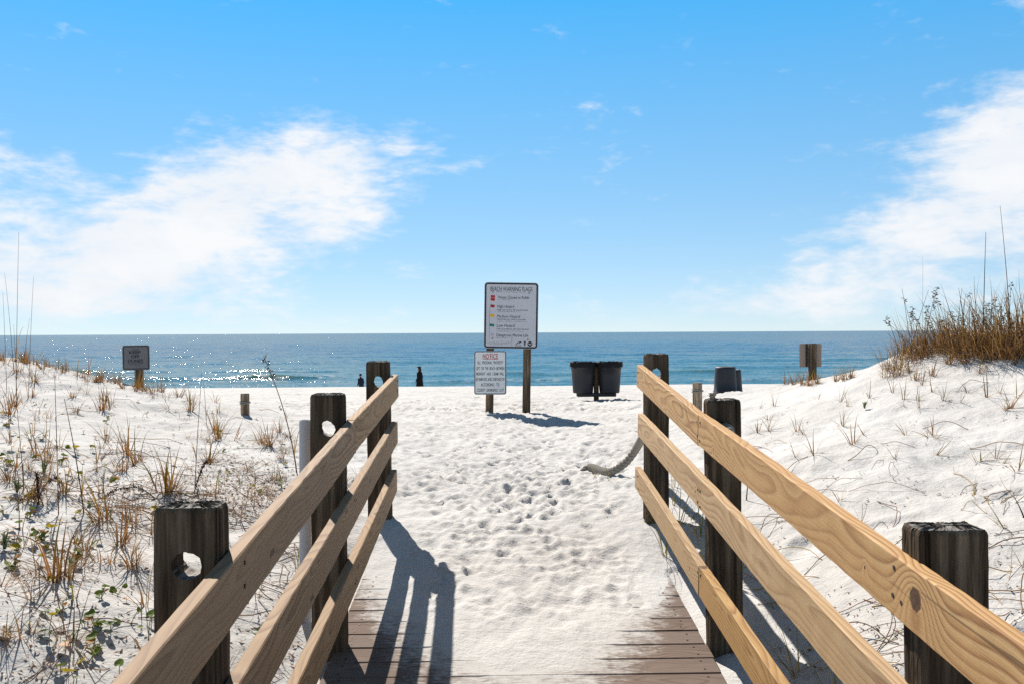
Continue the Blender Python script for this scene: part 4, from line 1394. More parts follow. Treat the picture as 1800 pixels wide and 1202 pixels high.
def person(base, height, rz, label, coat, cap, bend, seed):
    s_ = height / 1.75
    e_ = empty('person', base, rz)
    tag(e_, label, 'person', 'people at the water line')
    J = {'pelvis': (0, 0, .95, .125, .10), 'waist': (0, 0.01, 1.10, .115, .085), 'chest': (0, bend * .5, 1.30, .145, .10), 'neck0': (0, bend, 1.46, .06, .055),
         'neck1': (0, bend + .015, 1.53, .05, .05), 'head0': (0, bend + .03, 1.60, .066, .078), 'head1': (0, bend + .03, 1.67, .074, .092), 'head2': (0, bend + .02, 1.73, .05, .062), 'nose': (0, bend + .118, 1.635, .011, .013)}
    Ed = [('pelvis', 'waist'), ('waist', 'chest'), ('chest', 'neck0'), ('neck0', 'neck1'), ('neck1', 'head0'), ('head0', 'head1'), ('head1', 'head2'), ('head0', 'nose')]
    for q, sg in (('l', -1), ('r', 1)):
        J.update({q + 'sh': (sg * .17, bend * .9, 1.41, .058, .055), q + 'el': (sg * .23, bend * .6 - .03, 1.13, .042, .040), q + 'wr': (sg * .20, bend * .6 + .12, .94, .027, .022), q + 'pa': (sg * .195, bend * .6 + .155, .88, .034, .016),
                  q + 'hi': (sg * .085, 0, .88, .085, .085), q + 'kn': (sg * .10, .03 * sg + .02, .50, .055, .058), q + 'an': (sg * .10, .10 * sg - .03, .09, .037, .040), q + 'to': (sg * .115, .10 * sg + .13, .035, .040, .028)})
        Ed += [('neck0', q + 'sh'), (q + 'sh', q + 'el'), (q + 'el', q + 'wr'), (q + 'wr', q + 'pa'), ('pelvis', q + 'hi'), (q + 'hi', q + 'kn'), (q + 'kn', q + 'an'), (q + 'an', q + 'to')]
        for f, (fx, ln) in enumerate(((-.027, .062), (-.009, .075), (.009, .070), (.026, .055))):
            J[f'{q}f{f}'] = (sg * .195 + fx, bend * .6 + .165 + .02, .88 - .02 - ln * .5, .009, .009)
            J[f'{q}g{f}'] = (sg * .195 + fx, bend * .6 + .165 + .018, .88 - .02 - ln, .008, .008)
            Ed += [(q + 'pa', f'{q}f{f}'), (f'{q}f{f}', f'{q}g{f}')]
        J[q + 'th'] = (sg * .195 - sg * .038, bend * .6 + .155, .865, .010, .010)
        Ed.append((q + 'wr', q + 'th'))
    J = {k_: tuple(v_ * s_ for v_ in val) for k_, val in J.items()}
    skin_body('body', J, Ed, skin_m, e_)
    R = lambda L: [tuple(v_ * s_ for v_ in q) for q in L]
    if coat == 'long':
        loft('long_coat', R([(0, .02, .10, .33, .27), (0, .02, .45, .29, .23), (0, .01, .85, .235, .19), (0, .01, 1.05, .20, .16), (0, bend * .5, 1.28, .215, .16), (0, bend * .9, 1.42, .19, .12), (0, bend, 1.49, .09, .085), (0, bend, 1.53, .07, .07)]), black_cloth, e_)
        body_m = black_cloth
    else:
        loft('jacket', R([(0, 0, .80, .205, .165), (0, 0, .95, .20, .16), (0, .01, 1.10, .19, .145), (0, bend * .5, 1.28, .215, .155), (0, bend * .9, 1.41, .19, .12), (0, bend, 1.49, .09, .085), (0, bend, 1.53, .072, .072)]), navy, e_)
        body_m = navy
        for sg in (-1, 1):
            V, Fc = [], []
            tube(V, Fc, [Vector(q) * s_ for q in ((sg * .085, 0, .90), (sg * .10, .03 * sg + .02, .50), (sg * .10, .10 * sg - .03, .08))], [.10 * s_, .075 * s_, .065 * s_], 12)
            link('trouser_leg', mesh_from('trouser_leg', V, Fc), e_, dark_cloth, smooth=True)
    for sg in (-1, 1):
        V, Fc = [], []
        tube(V, Fc, [Vector(q) * s_ for q in ((sg * .13, bend * .9, 1.43), (sg * .185, bend * .85, 1.38), (sg * .235, bend * .6 - .03, 1.13), (sg * .20, bend * .6 + .115, .945))], [.07 * s_, .075 * s_, .062 * s_, .045 * s_], 12)
        link('sleeve', mesh_from('sleeve', V, Fc), e_, body_m, smooth=True)
    hz_ = 1.665 * s_
    bm = bmesh.new()
    bmesh.ops.create_uvsphere(bm, u_segments=20, v_segments=12, radius=1.0)
    for v in bm.verts:
        v.co = Vector((v.co.x * .095 * s_, v.co.y * .112 * s_ + (bend + .008) * s_, v.co.z * .115 * s_ + hz_ + .022 * s_))
    bmesh.ops.delete(bm, geom=[v for v in bm.verts if v.co.y > (bend + .035) * s_ and v.co.z < hz_ + .045 * s_ or v.co.z < hz_ - .05 * s_], context='VERTS')
    if cap:
        link('cap', bm_mesh('cap', bm), e_, navy, smooth=True)
        bm = bmesh.new()
        box_bm(bm, 0, (bend + .135) * s_, hz_ + .062 * s_, .13 * s_, .09 * s_, .012 * s_, .004)
        link('cap_brim', bm_mesh('cap_brim', bm), e_, navy)
    else:
        link('hair', bm_mesh('hair', bm), e_, hair_m, smooth=True)
        loft('hair_fall', R([(0, bend - .05, 1.36, .07, .035), (0, bend - .06, 1.5, .085, .05), (0, bend - .05, 1.66, .09, .06), (0, bend - .02, 1.76, .06, .06)]), hair_m, e_)
        loft('hood', R([(0, bend + .02, 1.735, .11, .125), (0, bend + .05, 1.755, .115, .15), (0, bend + .02, 1.79, .085, .095), (0, bend, 1.81, .04, .05)]), black_cloth, e_)
    return e_


P1 = gp(sight(635, 657, 60.6).x, 60.6)
person(P1, EYE - P1.z + (sight(636, 657, 60.6).z - EYE), math.radians(45), 'person in a navy jacket and cap with head bowed, walking left along the water', 'jacket', True, 0.09, 1)
P2 = gp(sight(738, 645, 57.6).x, 57.6)
person(P2, EYE - P2.z + (sight(738, 645, 57.6).z - EYE), math.radians(62), 'person in a long black coat with dark hair, walking along the water', 'long', False, 0.03, 2)

# ------------------------------------------------------------------ dune plants


def leaf_mat(name, tr=0.35, rough=0.7):
    mt = bpy.data.materials.new(name); mt.use_nodes = True; mt.node_tree.nodes.clear()
    t = NT(mt.node_tree)
    c = t.n('ShaderNodeAttribute', {'attribute_name': 'tint'}).outputs['Color']
    n = t.noise(t.n('ShaderNodeTexCoord').outputs['Object'], 40.0, 3.0, .6)
    c = t.mix(t.ss(n, .4, .8, 0, .35), c, t.mix(.5, c, (0.12, 0.07, 0.03, 1)))
    p = t.n('ShaderNodeBsdfPrincipled', None, Base_Color=c, Roughness=rough, Specular_IOR_Level=.25)
    tl = t.n('ShaderNodeBsdfTranslucent', None, Color=c)
    ms = t.n('ShaderNodeMixShader', None, i0=tr, i1=p.outputs[0], i2=tl.outputs[0])
    t.n('ShaderNodeOutputMaterial', None, Surface=ms.outputs[0])
    return mt


grass_m = leaf_mat('dry_grass', 0.30)
leafy_m = leaf_mat('vine_leaf', 0.25, 0.5)
bark_m = leaf_mat('dry_stem', 0.0, 0.85)


def tinted(name, V, Fc, cols, material):
    me = mesh_from(name, V, Fc)
    a = me.color_attributes.new('tint', 'FLOAT_COLOR', 'POINT')
    a.data.foreach_set('color', np.array([(*c_, 1.0) for c_ in cols], dtype=np.float32).ravel())
    me.materials.append(material)
    return me


STRAW, ORANGE, BROWN, OLIVE, GREEN, DARK, TAN = (0.40, 0.25, 0.075), (0.36, 0.145, 0.028), (0.15, 0.068, 0.028), (0.21, 0.175, 0.028), (0.12, 0.15, 0.028), (0.05, 0.028, 0.016), (0.29, 0.17, 0.085)


def blade(V, Fc, cols, base, azim, lean, ln, w, curl, c0, c1, rr, seg=6):
    b = len(V)
    side = Vector((-math.sin(azim), math.cos(azim), 0))
    out = Vector((math.cos(azim), math.sin(azim), 0))
    q = Vector(base)
    th = lean
    tw = rr.uniform(-.6, .6)
    for i in range(seg + 1):
        f = i / seg
        ww = w * (1 - f ** 1.8) * .5 + 0.0004
        sd = (side * math.cos(tw * f) + Vector((0, 0, 1)) * math.sin(tw * f) * .5).normalized()
        V.append(q - sd * ww); V.append(q + sd * ww)
        cc = tuple(c0[k] * (1 - f) + c1[k] * f for k in range(3))
        cols.append(cc); cols.append(cc)
        q = q + (out * math.sin(th) + Vector((0, 0, 1)) * math.cos(th)) * (ln / seg)
        th = min(th + curl / seg * (0.5 + f), 2.6)
    for i in range(seg):
        a = b + 2 * i
        Fc.append((a, a + 1, a + 3, a + 2))


def clump_mesh(name, rr, n, ln, spread, lean, curl, w, palette, up_dead=0):
    V, Fc, cols = [], [], []
    for _ in range(n):
        a = rr.uniform(0, 2 * math.pi)
        r_ = spread * math.sqrt(rr.random())
        c0, c1 = rr.choice(palette)
        jit = rr.uniform(.75, 1.25)
        blade(V, Fc, cols, (r_ * math.cos(a), r_ * math.sin(a), -.02), a + rr.gauss(0, .7), abs(rr.gauss(lean, lean * .6)), ln * rr.uniform(.35, 1.1), w * rr.uniform(.7, 1.3), rr.uniform(curl * .2, curl * 1.3), tuple(x * jit for x in c0), tuple(x * jit for x in c1), rr)
    for _ in range(up_dead):                                   # fallen, curled dead blades round the foot
        a = rr.uniform(0, 2 * math.pi)
        blade(V, Fc, cols, (spread * .6 * math.cos(a), spread * .6 * math.sin(a), .004), a, rr.uniform(.8, 1.3), ln * rr.uniform(.3, .9), w * .6, rr.uniform(.5, 1.6), TAN, BROWN, rr)
    return tinted(name, V, Fc, cols, grass_m)


rv = random.Random(21)
PAL_L = [(ORANGE, STRAW), (ORANGE, OLIVE), (BROWN, ORANGE), (ORANGE, OLIVE), (BROWN, TAN), (OLIVE, GREEN), (BROWN, STRAW), (ORANGE, BROWN)]
PAL_R = [(STRAW, OLIVE), (ORANGE, OLIVE), (BROWN, STRAW), (OLIVE, GREEN), (TAN, BROWN)]
RUST = (0.26, 0.15, 0.065)
PAL_D = [(BROWN, DARK), (RUST, BROWN), (RUST, DARK), (BROWN, RUST), (RUST, TAN), (DARK, BROWN)]
tuft_l = [clump_mesh('grass_tuft', rv, rv.randint(9, 18), .30, .04, .34, .9, .0074, PAL_L, 14) for _ in range(9)]
thin_l = [clump_mesh('grass_sprig', rv, rv.randint(3, 7), .28, .025, .42, .9, .0060, PAL_L, 6) for _ in range(9)]
dead_l = [clump_mesh('dead_grass', rv, rv.randint(8, 14), .24, .06, .9, 1.6, .0035, [(BROWN, TAN), (TAN, BROWN), (STRAW, TAN)], 12) for _ in range(5)]
thin_r = [clump_mesh('grass_sprig', rv, rv.randint(3, 7), .26, .02, .38, .9, .0062, PAL_R, 4) for _ in range(6)]
green_r = [clump_mesh('green_sprig', rv, rv.randint(5, 9), .40, .03, .35, 1.0, .0055, [(OLIVE, GREEN), (GREEN, OLIVE), (STRAW, GREEN)], 4) for _ in range(4)]
dense_r = [clump_mesh('dune_grass', rv, rv.randint(34, 60), .42, .17, .50, 1.0, .0055, PAL_D + PAL_D + [(ORANGE, OLIVE), (STRAW, OLIVE), (ORANGE, STRAW), (STRAW, TAN), (ORANGE, TAN), (STRAW, TAN), (TAN, STRAW)], 30) for _ in range(7)]


def put(name, me, pos, sc, label, cat, group, tilt=0.0):
    o = bpy.data.objects.new(name, me); C.objects.link(o)
    o.location = pos
    o.rotation_euler = (rv.gauss(0, tilt), rv.gauss(0, tilt), rv.uniform(0, 6.28))
    o.scale = (sc, sc, sc * rv.uniform(.9, 1.15))
    tag(o, label, cat, group)
    return o


# left dune: tufts where the photograph shows them (points are their feet)
tufts = [(30, 655, .9), (8, 640, 1.0), (45, 640, .8), (75, 650, .9), (100, 645, .7), (150, 648, .7), (135, 660, .8), (178, 672, .8), (62, 675, .8), (90, 640, .8), (112, 655, .8), (25, 715, 1.1), (15, 730, 1.2), (128, 700, .8), (185, 705, .9), (168, 672, .6),
         (235, 818, 1.25), (228, 800, 1.0), (290, 868, 1.35), (305, 865, 1.2), (178, 722, 1.0), (335, 705, .9), (380, 760, 1.2), (385, 772, 1.0), (95, 1022, 1.1), (118, 1020, .7), (215, 958, .95), (205, 672, .7), (195, 660, .7), (305, 660, .6), (270, 700, .5), (215, 830, .8),
         (460, 780, .7), (490, 760, .7), (65, 800, .9), (80, 812, .9), (20, 780, .7), (505, 770, .7), (55, 880, .9)]
for (px, py, sc) in tufts:
    q = ground(px, py)
    if q: put('grass_tuft', rv.choice(tuft_l), q, sc * rv.uniform(.85, 1.1), 'yellow and brown dry grass tuft standing on the left sand dune', 'grass tuft', 'dry grass tufts on the left dune', .08)
for _ in range(34):
    px, py = rv.uniform(-10, 500), 640 + rv.random() ** 1.2 * 400
    if px > 270 and py > 880: continue
    q = ground(px, py)
    if not q or q.y > 12.6 or q.x > -1.1: continue
    put('grass_tuft', rv.choice(tuft_l), q, rv.uniform(.5, 1.05), 'yellow and brown dry grass tuft standing on the left sand dune', 'grass tuft', 'dry grass tufts on the left dune', .12)
for _ in range(135):
    px, py = rv.uniform(-10, 520), 640 + rv.random() ** 1.25 * 540
    if px > 270 and py > 890 or py > 690 + (520 - px) * 1.6 + 190: continue
    q = ground(px, py)
    if not q or q.y > 12.6 or q.x > -1.0: continue
    put('grass_sprig', rv.choice(thin_l), q, rv.uniform(.45, 1.0), 'thin sprig of dry grass with few blades on the left sand dune', 'grass sprig', 'thin grass sprigs on the left dune', .12)
for (px, py, sc) in [(70, 730, 1.0), (60, 740, .9), (200, 890, 1.1), (170, 880, 1.0), (270, 690, .9), (290, 700, .9), (310, 695, .8), (125, 1000, 1.0), (105, 1010, .9), (350, 880, .9), (300, 900, 1.1), (250, 900, 1.0), (450, 870, 1.2), (430, 880, 1.2), (400, 890, 1.1), (470, 880, 1.1), (475, 850, 1.0),
                     (500, 800, .9), (40, 1020, .7), (350, 770, .8), (330, 740, .7), (150, 690, .8), (620, 870, 1.0), (640, 850, 1.0), (610, 850, .9), (490, 880, 1.1), (420, 910, 1.1), (445, 905, 1.0)]:
    q = ground(px, py)
    if q: put('dead_grass', rv.choice(dead_l), q, sc, 'flat mat of curled dead grass lying on the sand near the left railing', 'dead grass', 'mats of dead grass on the left', .05)

for px in range(-6, 330, 7):                                   # fringe of grass along the skyline of the left dune
    py = 612
    q = None
    while py < 720 and (q is None or q.y > 12.8):
        py += 2.5
        q = ground(px + rv.uniform(-3, 3), py)
    if q is None or rv.random() < .15: continue
    put('grass_tuft', rv.choice(tuft_l), gp(q.x, q.y - rv.uniform(0, .5)), rv.uniform(.45, .95), 'dry grass tuft on the skyline of the left dune', 'grass tuft', 'skyline tufts on the left dune', .18)

# right dune
for (px, py, sc) in [(1368, 673, .8), (1382, 675, .9), (1396, 676, 1.0), (1412, 677, 1.1), (1424, 678, 1.0), (1437, 674, .8), (1470, 670, .7), (1484, 668, .7), (1496, 666, .6), (1612, 668, .9), (1640, 660, .8), (1600, 655, .8), (1668, 640, .8), (1700, 640, .8), (1740, 630, .9), (1785, 640, .9), (1775, 720, .8), (1720, 655, .7)]:
    q = ground(px, py)
    if q: put('grass_tuft', rv.choice(tuft_l), q, sc * rv.uniform(.8, 1.05), 'golden brown grass tuft on the slope of the right dune', 'grass tuft', 'golden tufts on the right dune', .15)
for (px, py, sc) in [(1372, 672, .8), (1385, 676, .8), (1400, 674, .9), (1418, 678, 1.0), (1432, 676, .9), (1410, 672, .8), (1470, 668, .7), (1482, 666, .6), (1495, 664, .7), (1530, 700, .9), (1590, 705, .8), (1605, 668, .9), (1620, 678, .9), (1615, 720, .7), (1500, 780, .9), (1430, 800, 1.1), (1480, 750, .8),
                     (1720, 810, 1.2), (1735, 700, .9), (1785, 830, 1.1), (1790, 700, .9), (1640, 766, .8), (1400, 760, .8), (1350, 740, .7), (1330, 760, .8), (1660, 705, .7), (1700, 690, .7), (1570, 690, .8), (1640, 690, .7), (1360, 715, .7)]:
    q = ground(px, py)
    if q: put('grass_sprig', rv.choice(thin_r), q, sc * rv.uniform(.85, 1.15), 'thin olive and straw grass sprig on the open sand of the right dune', 'grass sprig', 'grass sprigs on the right dune', .12)
for _ in range(34):
    px, py = rv.uniform(1330, 1800), rv.uniform(690, 1000)
    q = ground(px, py)
    if not q or q.x < 1.35: continue
    put('grass_sprig', rv.choice(thin_r), q, rv.uniform(.35, .75), 'thin olive and straw grass sprig on the open sand of the right dune', 'grass sprig', 'grass sprigs on the right dune', .3)
for px in (1742, 1758, 1770, 1782, 1795, 1806, 1768, 1790, 1715, 1690):   # tallest tussocks towards the right edge
    q = ground(px, 606 + rv.uniform(-2, 8))
    if q and q.y < 14: put('dune_grass', rv.choice(dense_r), q, rv.uniform(1.1, 1.5), 'tall tussock of dune grass on the crest of the right dune', 'dune grass', 'grass tussocks on the right dune crest', .12)
for _ in range(40):                                            # the dense crown of the right dune
    f = rv.random()
    px = 1562 + f * 250
    py = 640 - min(f, .35) / .35 * 42 + rv.uniform(-3, 26) + max(0, f - .35) * 26
    q = ground(px, py)
    if not q or q.y > 14: continue
    put('dune_grass', rv.choice(dense_r), q, rv.uniform(.5, 1.1), 'dense brown tussock of dune grass on the crest of the right dune', 'dune grass', 'grass tussocks on the right dune crest', .08)
for (x, y, sc) in [(1.12, 5.55, 1.0), (1.2, 5.3, 1.0), (1.15, 4.9, .9), (1.22, 4.6, .9), (1.2, 3.6, .8), (1.25, 3.3, .9), (1.3, 4.2, .7), (1.16, 5.9, .8), (1.25, 6.3, .9), (0.98, 5.2, .8), (0.86, 6.8, .6), (0.8, 7.1, .5), (1.05, 7.6, .5), (1.3, 3.0, .9), (1.35, 3.8, .8)]:
    put('green_sprig', rv.choice(green_r), gp(x, y), sc, 'green grass sprig growing beside the right railing', 'grass sprig', 'green sprigs by the right railing', .1)
for (x, y, sc) in [(-0.98, 5.2, .9), (-1.0, 4.7, .9), (-.95, 5.6, .9), (-1.05, 3.6, .8), (-1.0, 3.2, .8), (-1.1, 4.3, .8), (-.9, 6.05, .8), (-1.0, 2.9, .8), (-0.92, 3.9, .7)]:
    put('green_sprig', rv.choice(green_r), gp(x, y), sc * .7, 'olive grass sprig growing beside the left railing', 'grass sprig', 'olive sprigs by the left railing', .15)

# tall sea oat stalks


def stalk(foot, ln, lean_x, lean_y, bend, label, head=0.0, r=0.0032, group=None, leaves=2, seed=0):
    rr = random.Random(seed)
    e_ = empty('sea_oat', foot)
    tag(e_, label, 'sea oat', group)
    pts = []
    n = 14
    for i in range(n + 1):
        f = i / n
        pts.append(Vector((lean_x * f + bend[0] * f ** 2.2, lean_y * f + bend[1] * f ** 2.2, (ln * f) - .03 * (i == 0))))
    V, Fc = [], []
    tube(V, Fc, pts, [r * (1 - .65 * i / n) for i in range(n + 1)], 5)
    link('stem', tinted('stem', V, Fc, [rr.choice((BROWN, DARK))] * len(V), bark_m), e_)
    V, Fc, cols = [], [], []
    for k in range(leaves):
        f = rr.uniform(.02, .35)
        q = pts[int(f * n)]
        blade(V, Fc, cols, q, rr.uniform(0, 6.28), rr.uniform(.15, .5), ln * rr.uniform(.2, .4), .006, rr.uniform(.5, 1.6), STRAW, TAN, rr)
    if V: link('leaf', tinted('leaf', V, Fc, cols, grass_m), e_)['kind'] = 'stuff'
    if head > 0:
        V, Fc, cols = [], [], []
        d = (pts[-1] - pts[-2]).normalized()
        nsp = int(head / .007)
        for k in range(nsp):
            f = k / nsp
            q = pts[-1] - d * (head * (1 - f))
            a = rr.uniform(0, 6.28)
            o_ = Vector((math.cos(a), math.sin(a), rr.uniform(-.8, .5))).normalized()
            L, Wd = rr.uniform(.014, .026), rr.uniform(.005, .008)
            c_ = q + o_ * .010
            s2 = o_.cross(Vector((0, 0, 1))).normalized()
            u2 = o_.cross(s2)
            b = len(V)
            V += [c_ - o_ * L * .4, c_ + s2 * Wd + o_ * L * .2, c_ + u2 * Wd * .7 + o_ * L * .3, c_ - s2 * Wd + o_ * L * .2, c_ - u2 * Wd * .7 + o_ * L * .3, c_ + o_ * L]
            Fc += [(b, b + 1, b + 2), (b, b + 2, b + 3), (b, b + 3, b + 4), (b, b + 4, b + 1), (b + 5, b + 2, b + 1), (b + 5, b + 3, b + 2), (b + 5, b + 4, b + 3), (b + 5, b + 1, b + 4)]
            cols += [rr.choice((DARK, BROWN, DARK))] * 6
        link('seed_head', tinted('seed_head', V, Fc, cols, bark_m), e_)['kind'] = 'stuff'
    return e_


def stalk_px(fx, fy, tx, ty, label, **kw):
    q = ground(fx, fy)
    if q is None: return
    top = sight(tx, ty, q.y - kw.pop('toward', 0.0))
    ln = top.z - q.z
    dx_ = top.x - q.x
    bx = kw.pop('bx', 0.25) * dx_
    stalk(q, ln, dx_ - bx, (top.y - q.y), (bx, 0), label, **kw)


stalk_px(522, 830, 463, 625, 'leaning sea oat with a dark seed head left of the middle left post', head=.17, seed=1, r=.0055, bx=.5)
GRP = 'tall bare stalks at the far left'
for i, (a, b, c_, d) in enumerate([(12, 690, 5, 515), (28, 720, 33, 408), (24, 650, 8, 480), (42, 640, 52, 560), (75, 632, 85, 562), (50, 700, 59, 487), (48, 620, 44, 540), (30, 705, 24, 570)]):
    stalk_px(a, b, c_, d, 'tall thin dry stalk against the sea at the far left', seed=10 + i, r=.0028, group=GRP, leaves=1)
stalk_px(42, 862, 30, 720, 'short bare stem low at the left edge of the dune', seed=32, r=.003)
stalk_px(103, 905, 96, 655, 'long upright bare stalk in the left foreground dune', seed=33, r=.0032)
stalk_px(148, 905, 113, 700, 'long dark stalk leaning left in the left foreground dune', seed=34, r=.004)
stalk_px(343, 850, 355, 655, 'thin upright stalk between the keep off sign and the short post', seed=35, r=.003)
stalk_px(363, 745, 357, 662, 'thin dark stalk in front of the sea right of the keep off sign', seed=36, r=.003)
stalk_px(1728, 606, 1733, 408, 'tall straight dark stalk on the right dune crest', seed=41, r=.0055, leaves=0)
stalk_px(1778, 606, 1758, 362, 'tallest leaning stalk at the right edge above the dune crest', seed=42, r=.0045, leaves=0, head=.0)
stalk_px(1622, 616, 1622, 452, 'very thin pale stalk on the left end of the right dune crest', seed=43, r=.0018, leaves=0)
stalk_px(1800, 910, 1782, 872, 'dark bare twig at the right edge above the right railing', seed=44, r=.004, leaves=0)
GRP = 'dark stalks on the right dune crest'
for i in range(34):
    a = rv.uniform(1575, 1800)
    stalk_px(a, max(604, 640 - (a - 1562) * .45) + rv.uniform(2, 18), a + rv.gauss(0, 26), rv.uniform(505, 575) - (a - 1575) * .06, 'dark seeding stalk among the grass on the right dune crest', seed=60 + i, r=.0036, group=GRP, leaves=2, head=rv.choice((.10, 0, .16, .05, 0, .07)))
stalk_px(1312, 880, 1321, 800, 'dark bent twig behind the right railing', seed=47, r=.004, leaves=0)

# round-leaved creeping plants


def disc_leaf(V, Fc, cols, c_, nrm, r_, col, rr):
    b = len(V)
    a_ = nrm.orthogonal().normalized(); b_ = nrm.cross(a_)
    n = 11
    V.append(c_ - nrm * r_ * .16); cols.append(tuple(x * .85 for x in col))
    ph = rr.uniform(0, 6.28)
    for i in range(n):
        an = ph + 2 * math.pi * i / n
        q_ = r_ * (1 + .09 * math.sin(3 * an) - (.35 if i == 0 else 0))
        V.append(c_ + a_ * q_ * math.cos(an) + b_ * q_ * math.sin(an) * .88 + nrm * r_ * .08 * math.sin(2 * an)); cols.append(col)
    for i in range(n):
        Fc.append((b, b + 1 + i, b + 1 + (i + 1) % n))


LG, LY, LO, LD = (0.12, 0.18, 0.02), (0.42, 0.32, 0.02), (0.42, 0.17, 0.015), (0.05, 0.10, 0.015)


def pennywort(seed, n_leaf):
    rr = random.Random(seed)
    parts = []
    for k in range(n_leaf):
        V, Fc, cols = [], [], []
        col = rr.choice((LG, LG, LD, LY, LY, (0.18, 0.22, 0.03), LO if rr.random() < .3 else LG))
        c_ = Vector((rr.uniform(-.07, .07), rr.uniform(-.07, .07), rr.uniform(.008, .05))) if n_leaf > 1 else Vector((0, 0, rr.uniform(.008, .04)))
        nr_ = Vector((rr.gauss(0, .45), rr.gauss(0, .45), 1)).normalized()
        disc_leaf(V, Fc, cols, c_, nr_, rr.uniform(.012, .022), col, rr)
        parts.append(tinted('leaf', V, Fc, cols, leafy_m))
        V2, F2 = [], []
        tube(V2, F2, [Vector((c_.x * .4, c_.y * .4, -.01)), c_ * .8, c_ - nr_ * .003], .0016, 4)
        parts.append(tinted('stem', V2, F2, [OLIVE] * len(V2), bark_m))
    return parts


penny = [pennywort(200 + i, n_) for i, n_ in enumerate((1, 1, 1, 1, 2, 2, 3, 3, 4))]


def put_penny(q, sc):
    e_ = empty('pennywort', q, rv.uniform(0, 6.28))
    e_.scale = (sc, sc, sc)
    tag(e_, 'small round leaved green or yellow creeping plant on the left dune sand', 'plant', 'round leaved plants on the left dune')
    for me in rv.choice(penny):
        o = bpy.data.objects.new(me.name.split('.')[0], me); C.objects.link(o); o.parent = e_


for _ in range(150):
    px = rv.uniform(0, 500) if rv.random() < .6 else abs(rv.gauss(0, 130))
    py = rv.uniform(700, 1120) if rv.random() < .9 else rv.uniform(1100, 1195)
    if px > 275 and py > 880: continue
    q = ground(px, py)
    if q and q.x < -1.0: put_penny(q, rv.uniform(.75, 1.25))
for (x, y) in [(-1.0, 3.35), (-1.06, 3.1), (-.98, 2.85), (-1.1, 3.6), (-.92, 4.4), (-1.02, 4.0), (-.82, 5.0)]:
    put_penny(gp(x, y), 1.15)

# dead plume-like stems lying on the left dune


def plume(foot, tip, arch, label, seed):
    rr = random.Random(seed)
    V, Fc, cols = [], [], []
    pts = catmull([foot, foot.lerp(tip, .3) + Vector((0, 0, arch)), foot.lerp(tip, .7) + Vector((0, 0, arch * .9)), tip], 8)
    tube(V, Fc, pts, [.004 * (1 - .6 * i / len(pts)) for i in range(len(pts))], 5)
    cols += [DARK] * len(V)
    for i, q in enumerate(pts[4:]):
        for _ in range(6):
            blade(V, Fc, cols, q, rr.uniform(0, 6.28), rr.uniform(.6, 2.2), rr.uniform(.02, .05), .007, rr.uniform(0, 2.), DARK, BROWN, rr, 3)
    o = link('dead_plume', tinted('dead_plume', [v for v in V], Fc, cols, bark_m))
    tag(o, label, 'dead plant')


a_, b_ = ground(60, 905), ground(112, 862)
if a_ and b_: plume(a_, b_ + Vector((0, 0, .02)), .10, 'dark dead plume arching over the sand at the left, the nearer one', 5)
a_, b_ = ground(272, 878), ground(178, 882)
if a_ and b_: plume(a_, b_ + Vector((0, 0, .015)), .06, 'long dark dead plume lying left of the near left post', 6)
a_ = ground(68, 890)
if a_: plume(a_, a_ + Vector((-.01, 0, .17)), .02, 'dark dead plume standing upright at the left edge of the dune', 7)
a_, b_ = ground(341, 868), ground(368, 812)
if a_ and b_: plume(a_, a_ + Vector((.09, .02, .22)), .03, 'dark dead twig standing above the near left post', 8)

# small bushy seedlings
def seedling(q, label, seed, sc=1.0):
    rr = random.Random(seed)
    V, Fc, cols = [], [], []
    for k in range(26):
        blade(V, Fc, cols, (0, 0, rr.uniform(0, .04)), rr.uniform(0, 6.28), rr.uniform(.2, 1.2), rr.uniform(.04, .075) * sc, .012 * sc, rr.uniform(-.6, .6), (0.10, .13, .06), (0.16, .18, .09), rr, 4)
    o = link('seedling', tinted('seedling', V, Fc, cols, leafy_m)); o.location = q
    tag(o, label, 'plant')
for i, (px, py, lab) in enumerate(((8, 970, 'small grey green seedling bush at the left edge of the photo'), (78, 832, 'grey green seedling on the left dune behind the dead plumes'), (1520, 722, 'tiny grey green seedling on the right dune sand'), (30, 870, 'grey green seedling beside the upright dead plume'), (1690, 602, 'dark green seedling just below the right dune crest'))):
    q = ground(px, py)
    if q: seedling(q, lab, 300 + i, .8 if px > 1000 else 1.0)

# dead leaves, bits and tangled runners: too many to count
rl = random.Random(77)


def litter(name, spots, label):
    V, Fc, cols = [], [], []
    for q, s_ in spots:
        b = len(V)
        a = rl.uniform(0, 6.28)
        ca, sa = math.cos(a), math.sin(a)
        L, Wd, H = s_ * rl.uniform(.7, 1.3), s_ * rl.uniform(.25, .5), s_ * rl.uniform(.1, .5)
        t1, t2 = rl.uniform(-.3, .6), rl.uniform(-.3, .6)
        for (u, v, w_) in ((-L, 0, t1 * s_), (0, -Wd, H), (L, 0, t2 * s_), (0, Wd, H * rl.uniform(.2, 1)), (0, 0, .1 * s_)):
            V.append(q + Vector((u * ca - v * sa, u * sa + v * ca, w_ + .004)))
        Fc += [(b, b + 1, b + 4), (b + 1, b + 2, b + 4), (b + 2, b + 3, b + 4), (b + 3, b, b + 4)]
        col = rl.choice((DARK, BROWN, BROWN, (0.20, .09, .03), (0.09, .06, .04), (0.28, .13, .03)))
        cols += [col] * 5
    o = link(name, tinted(name, V, Fc, cols, leafy_m))
    tag(o, label, kind='stuff')


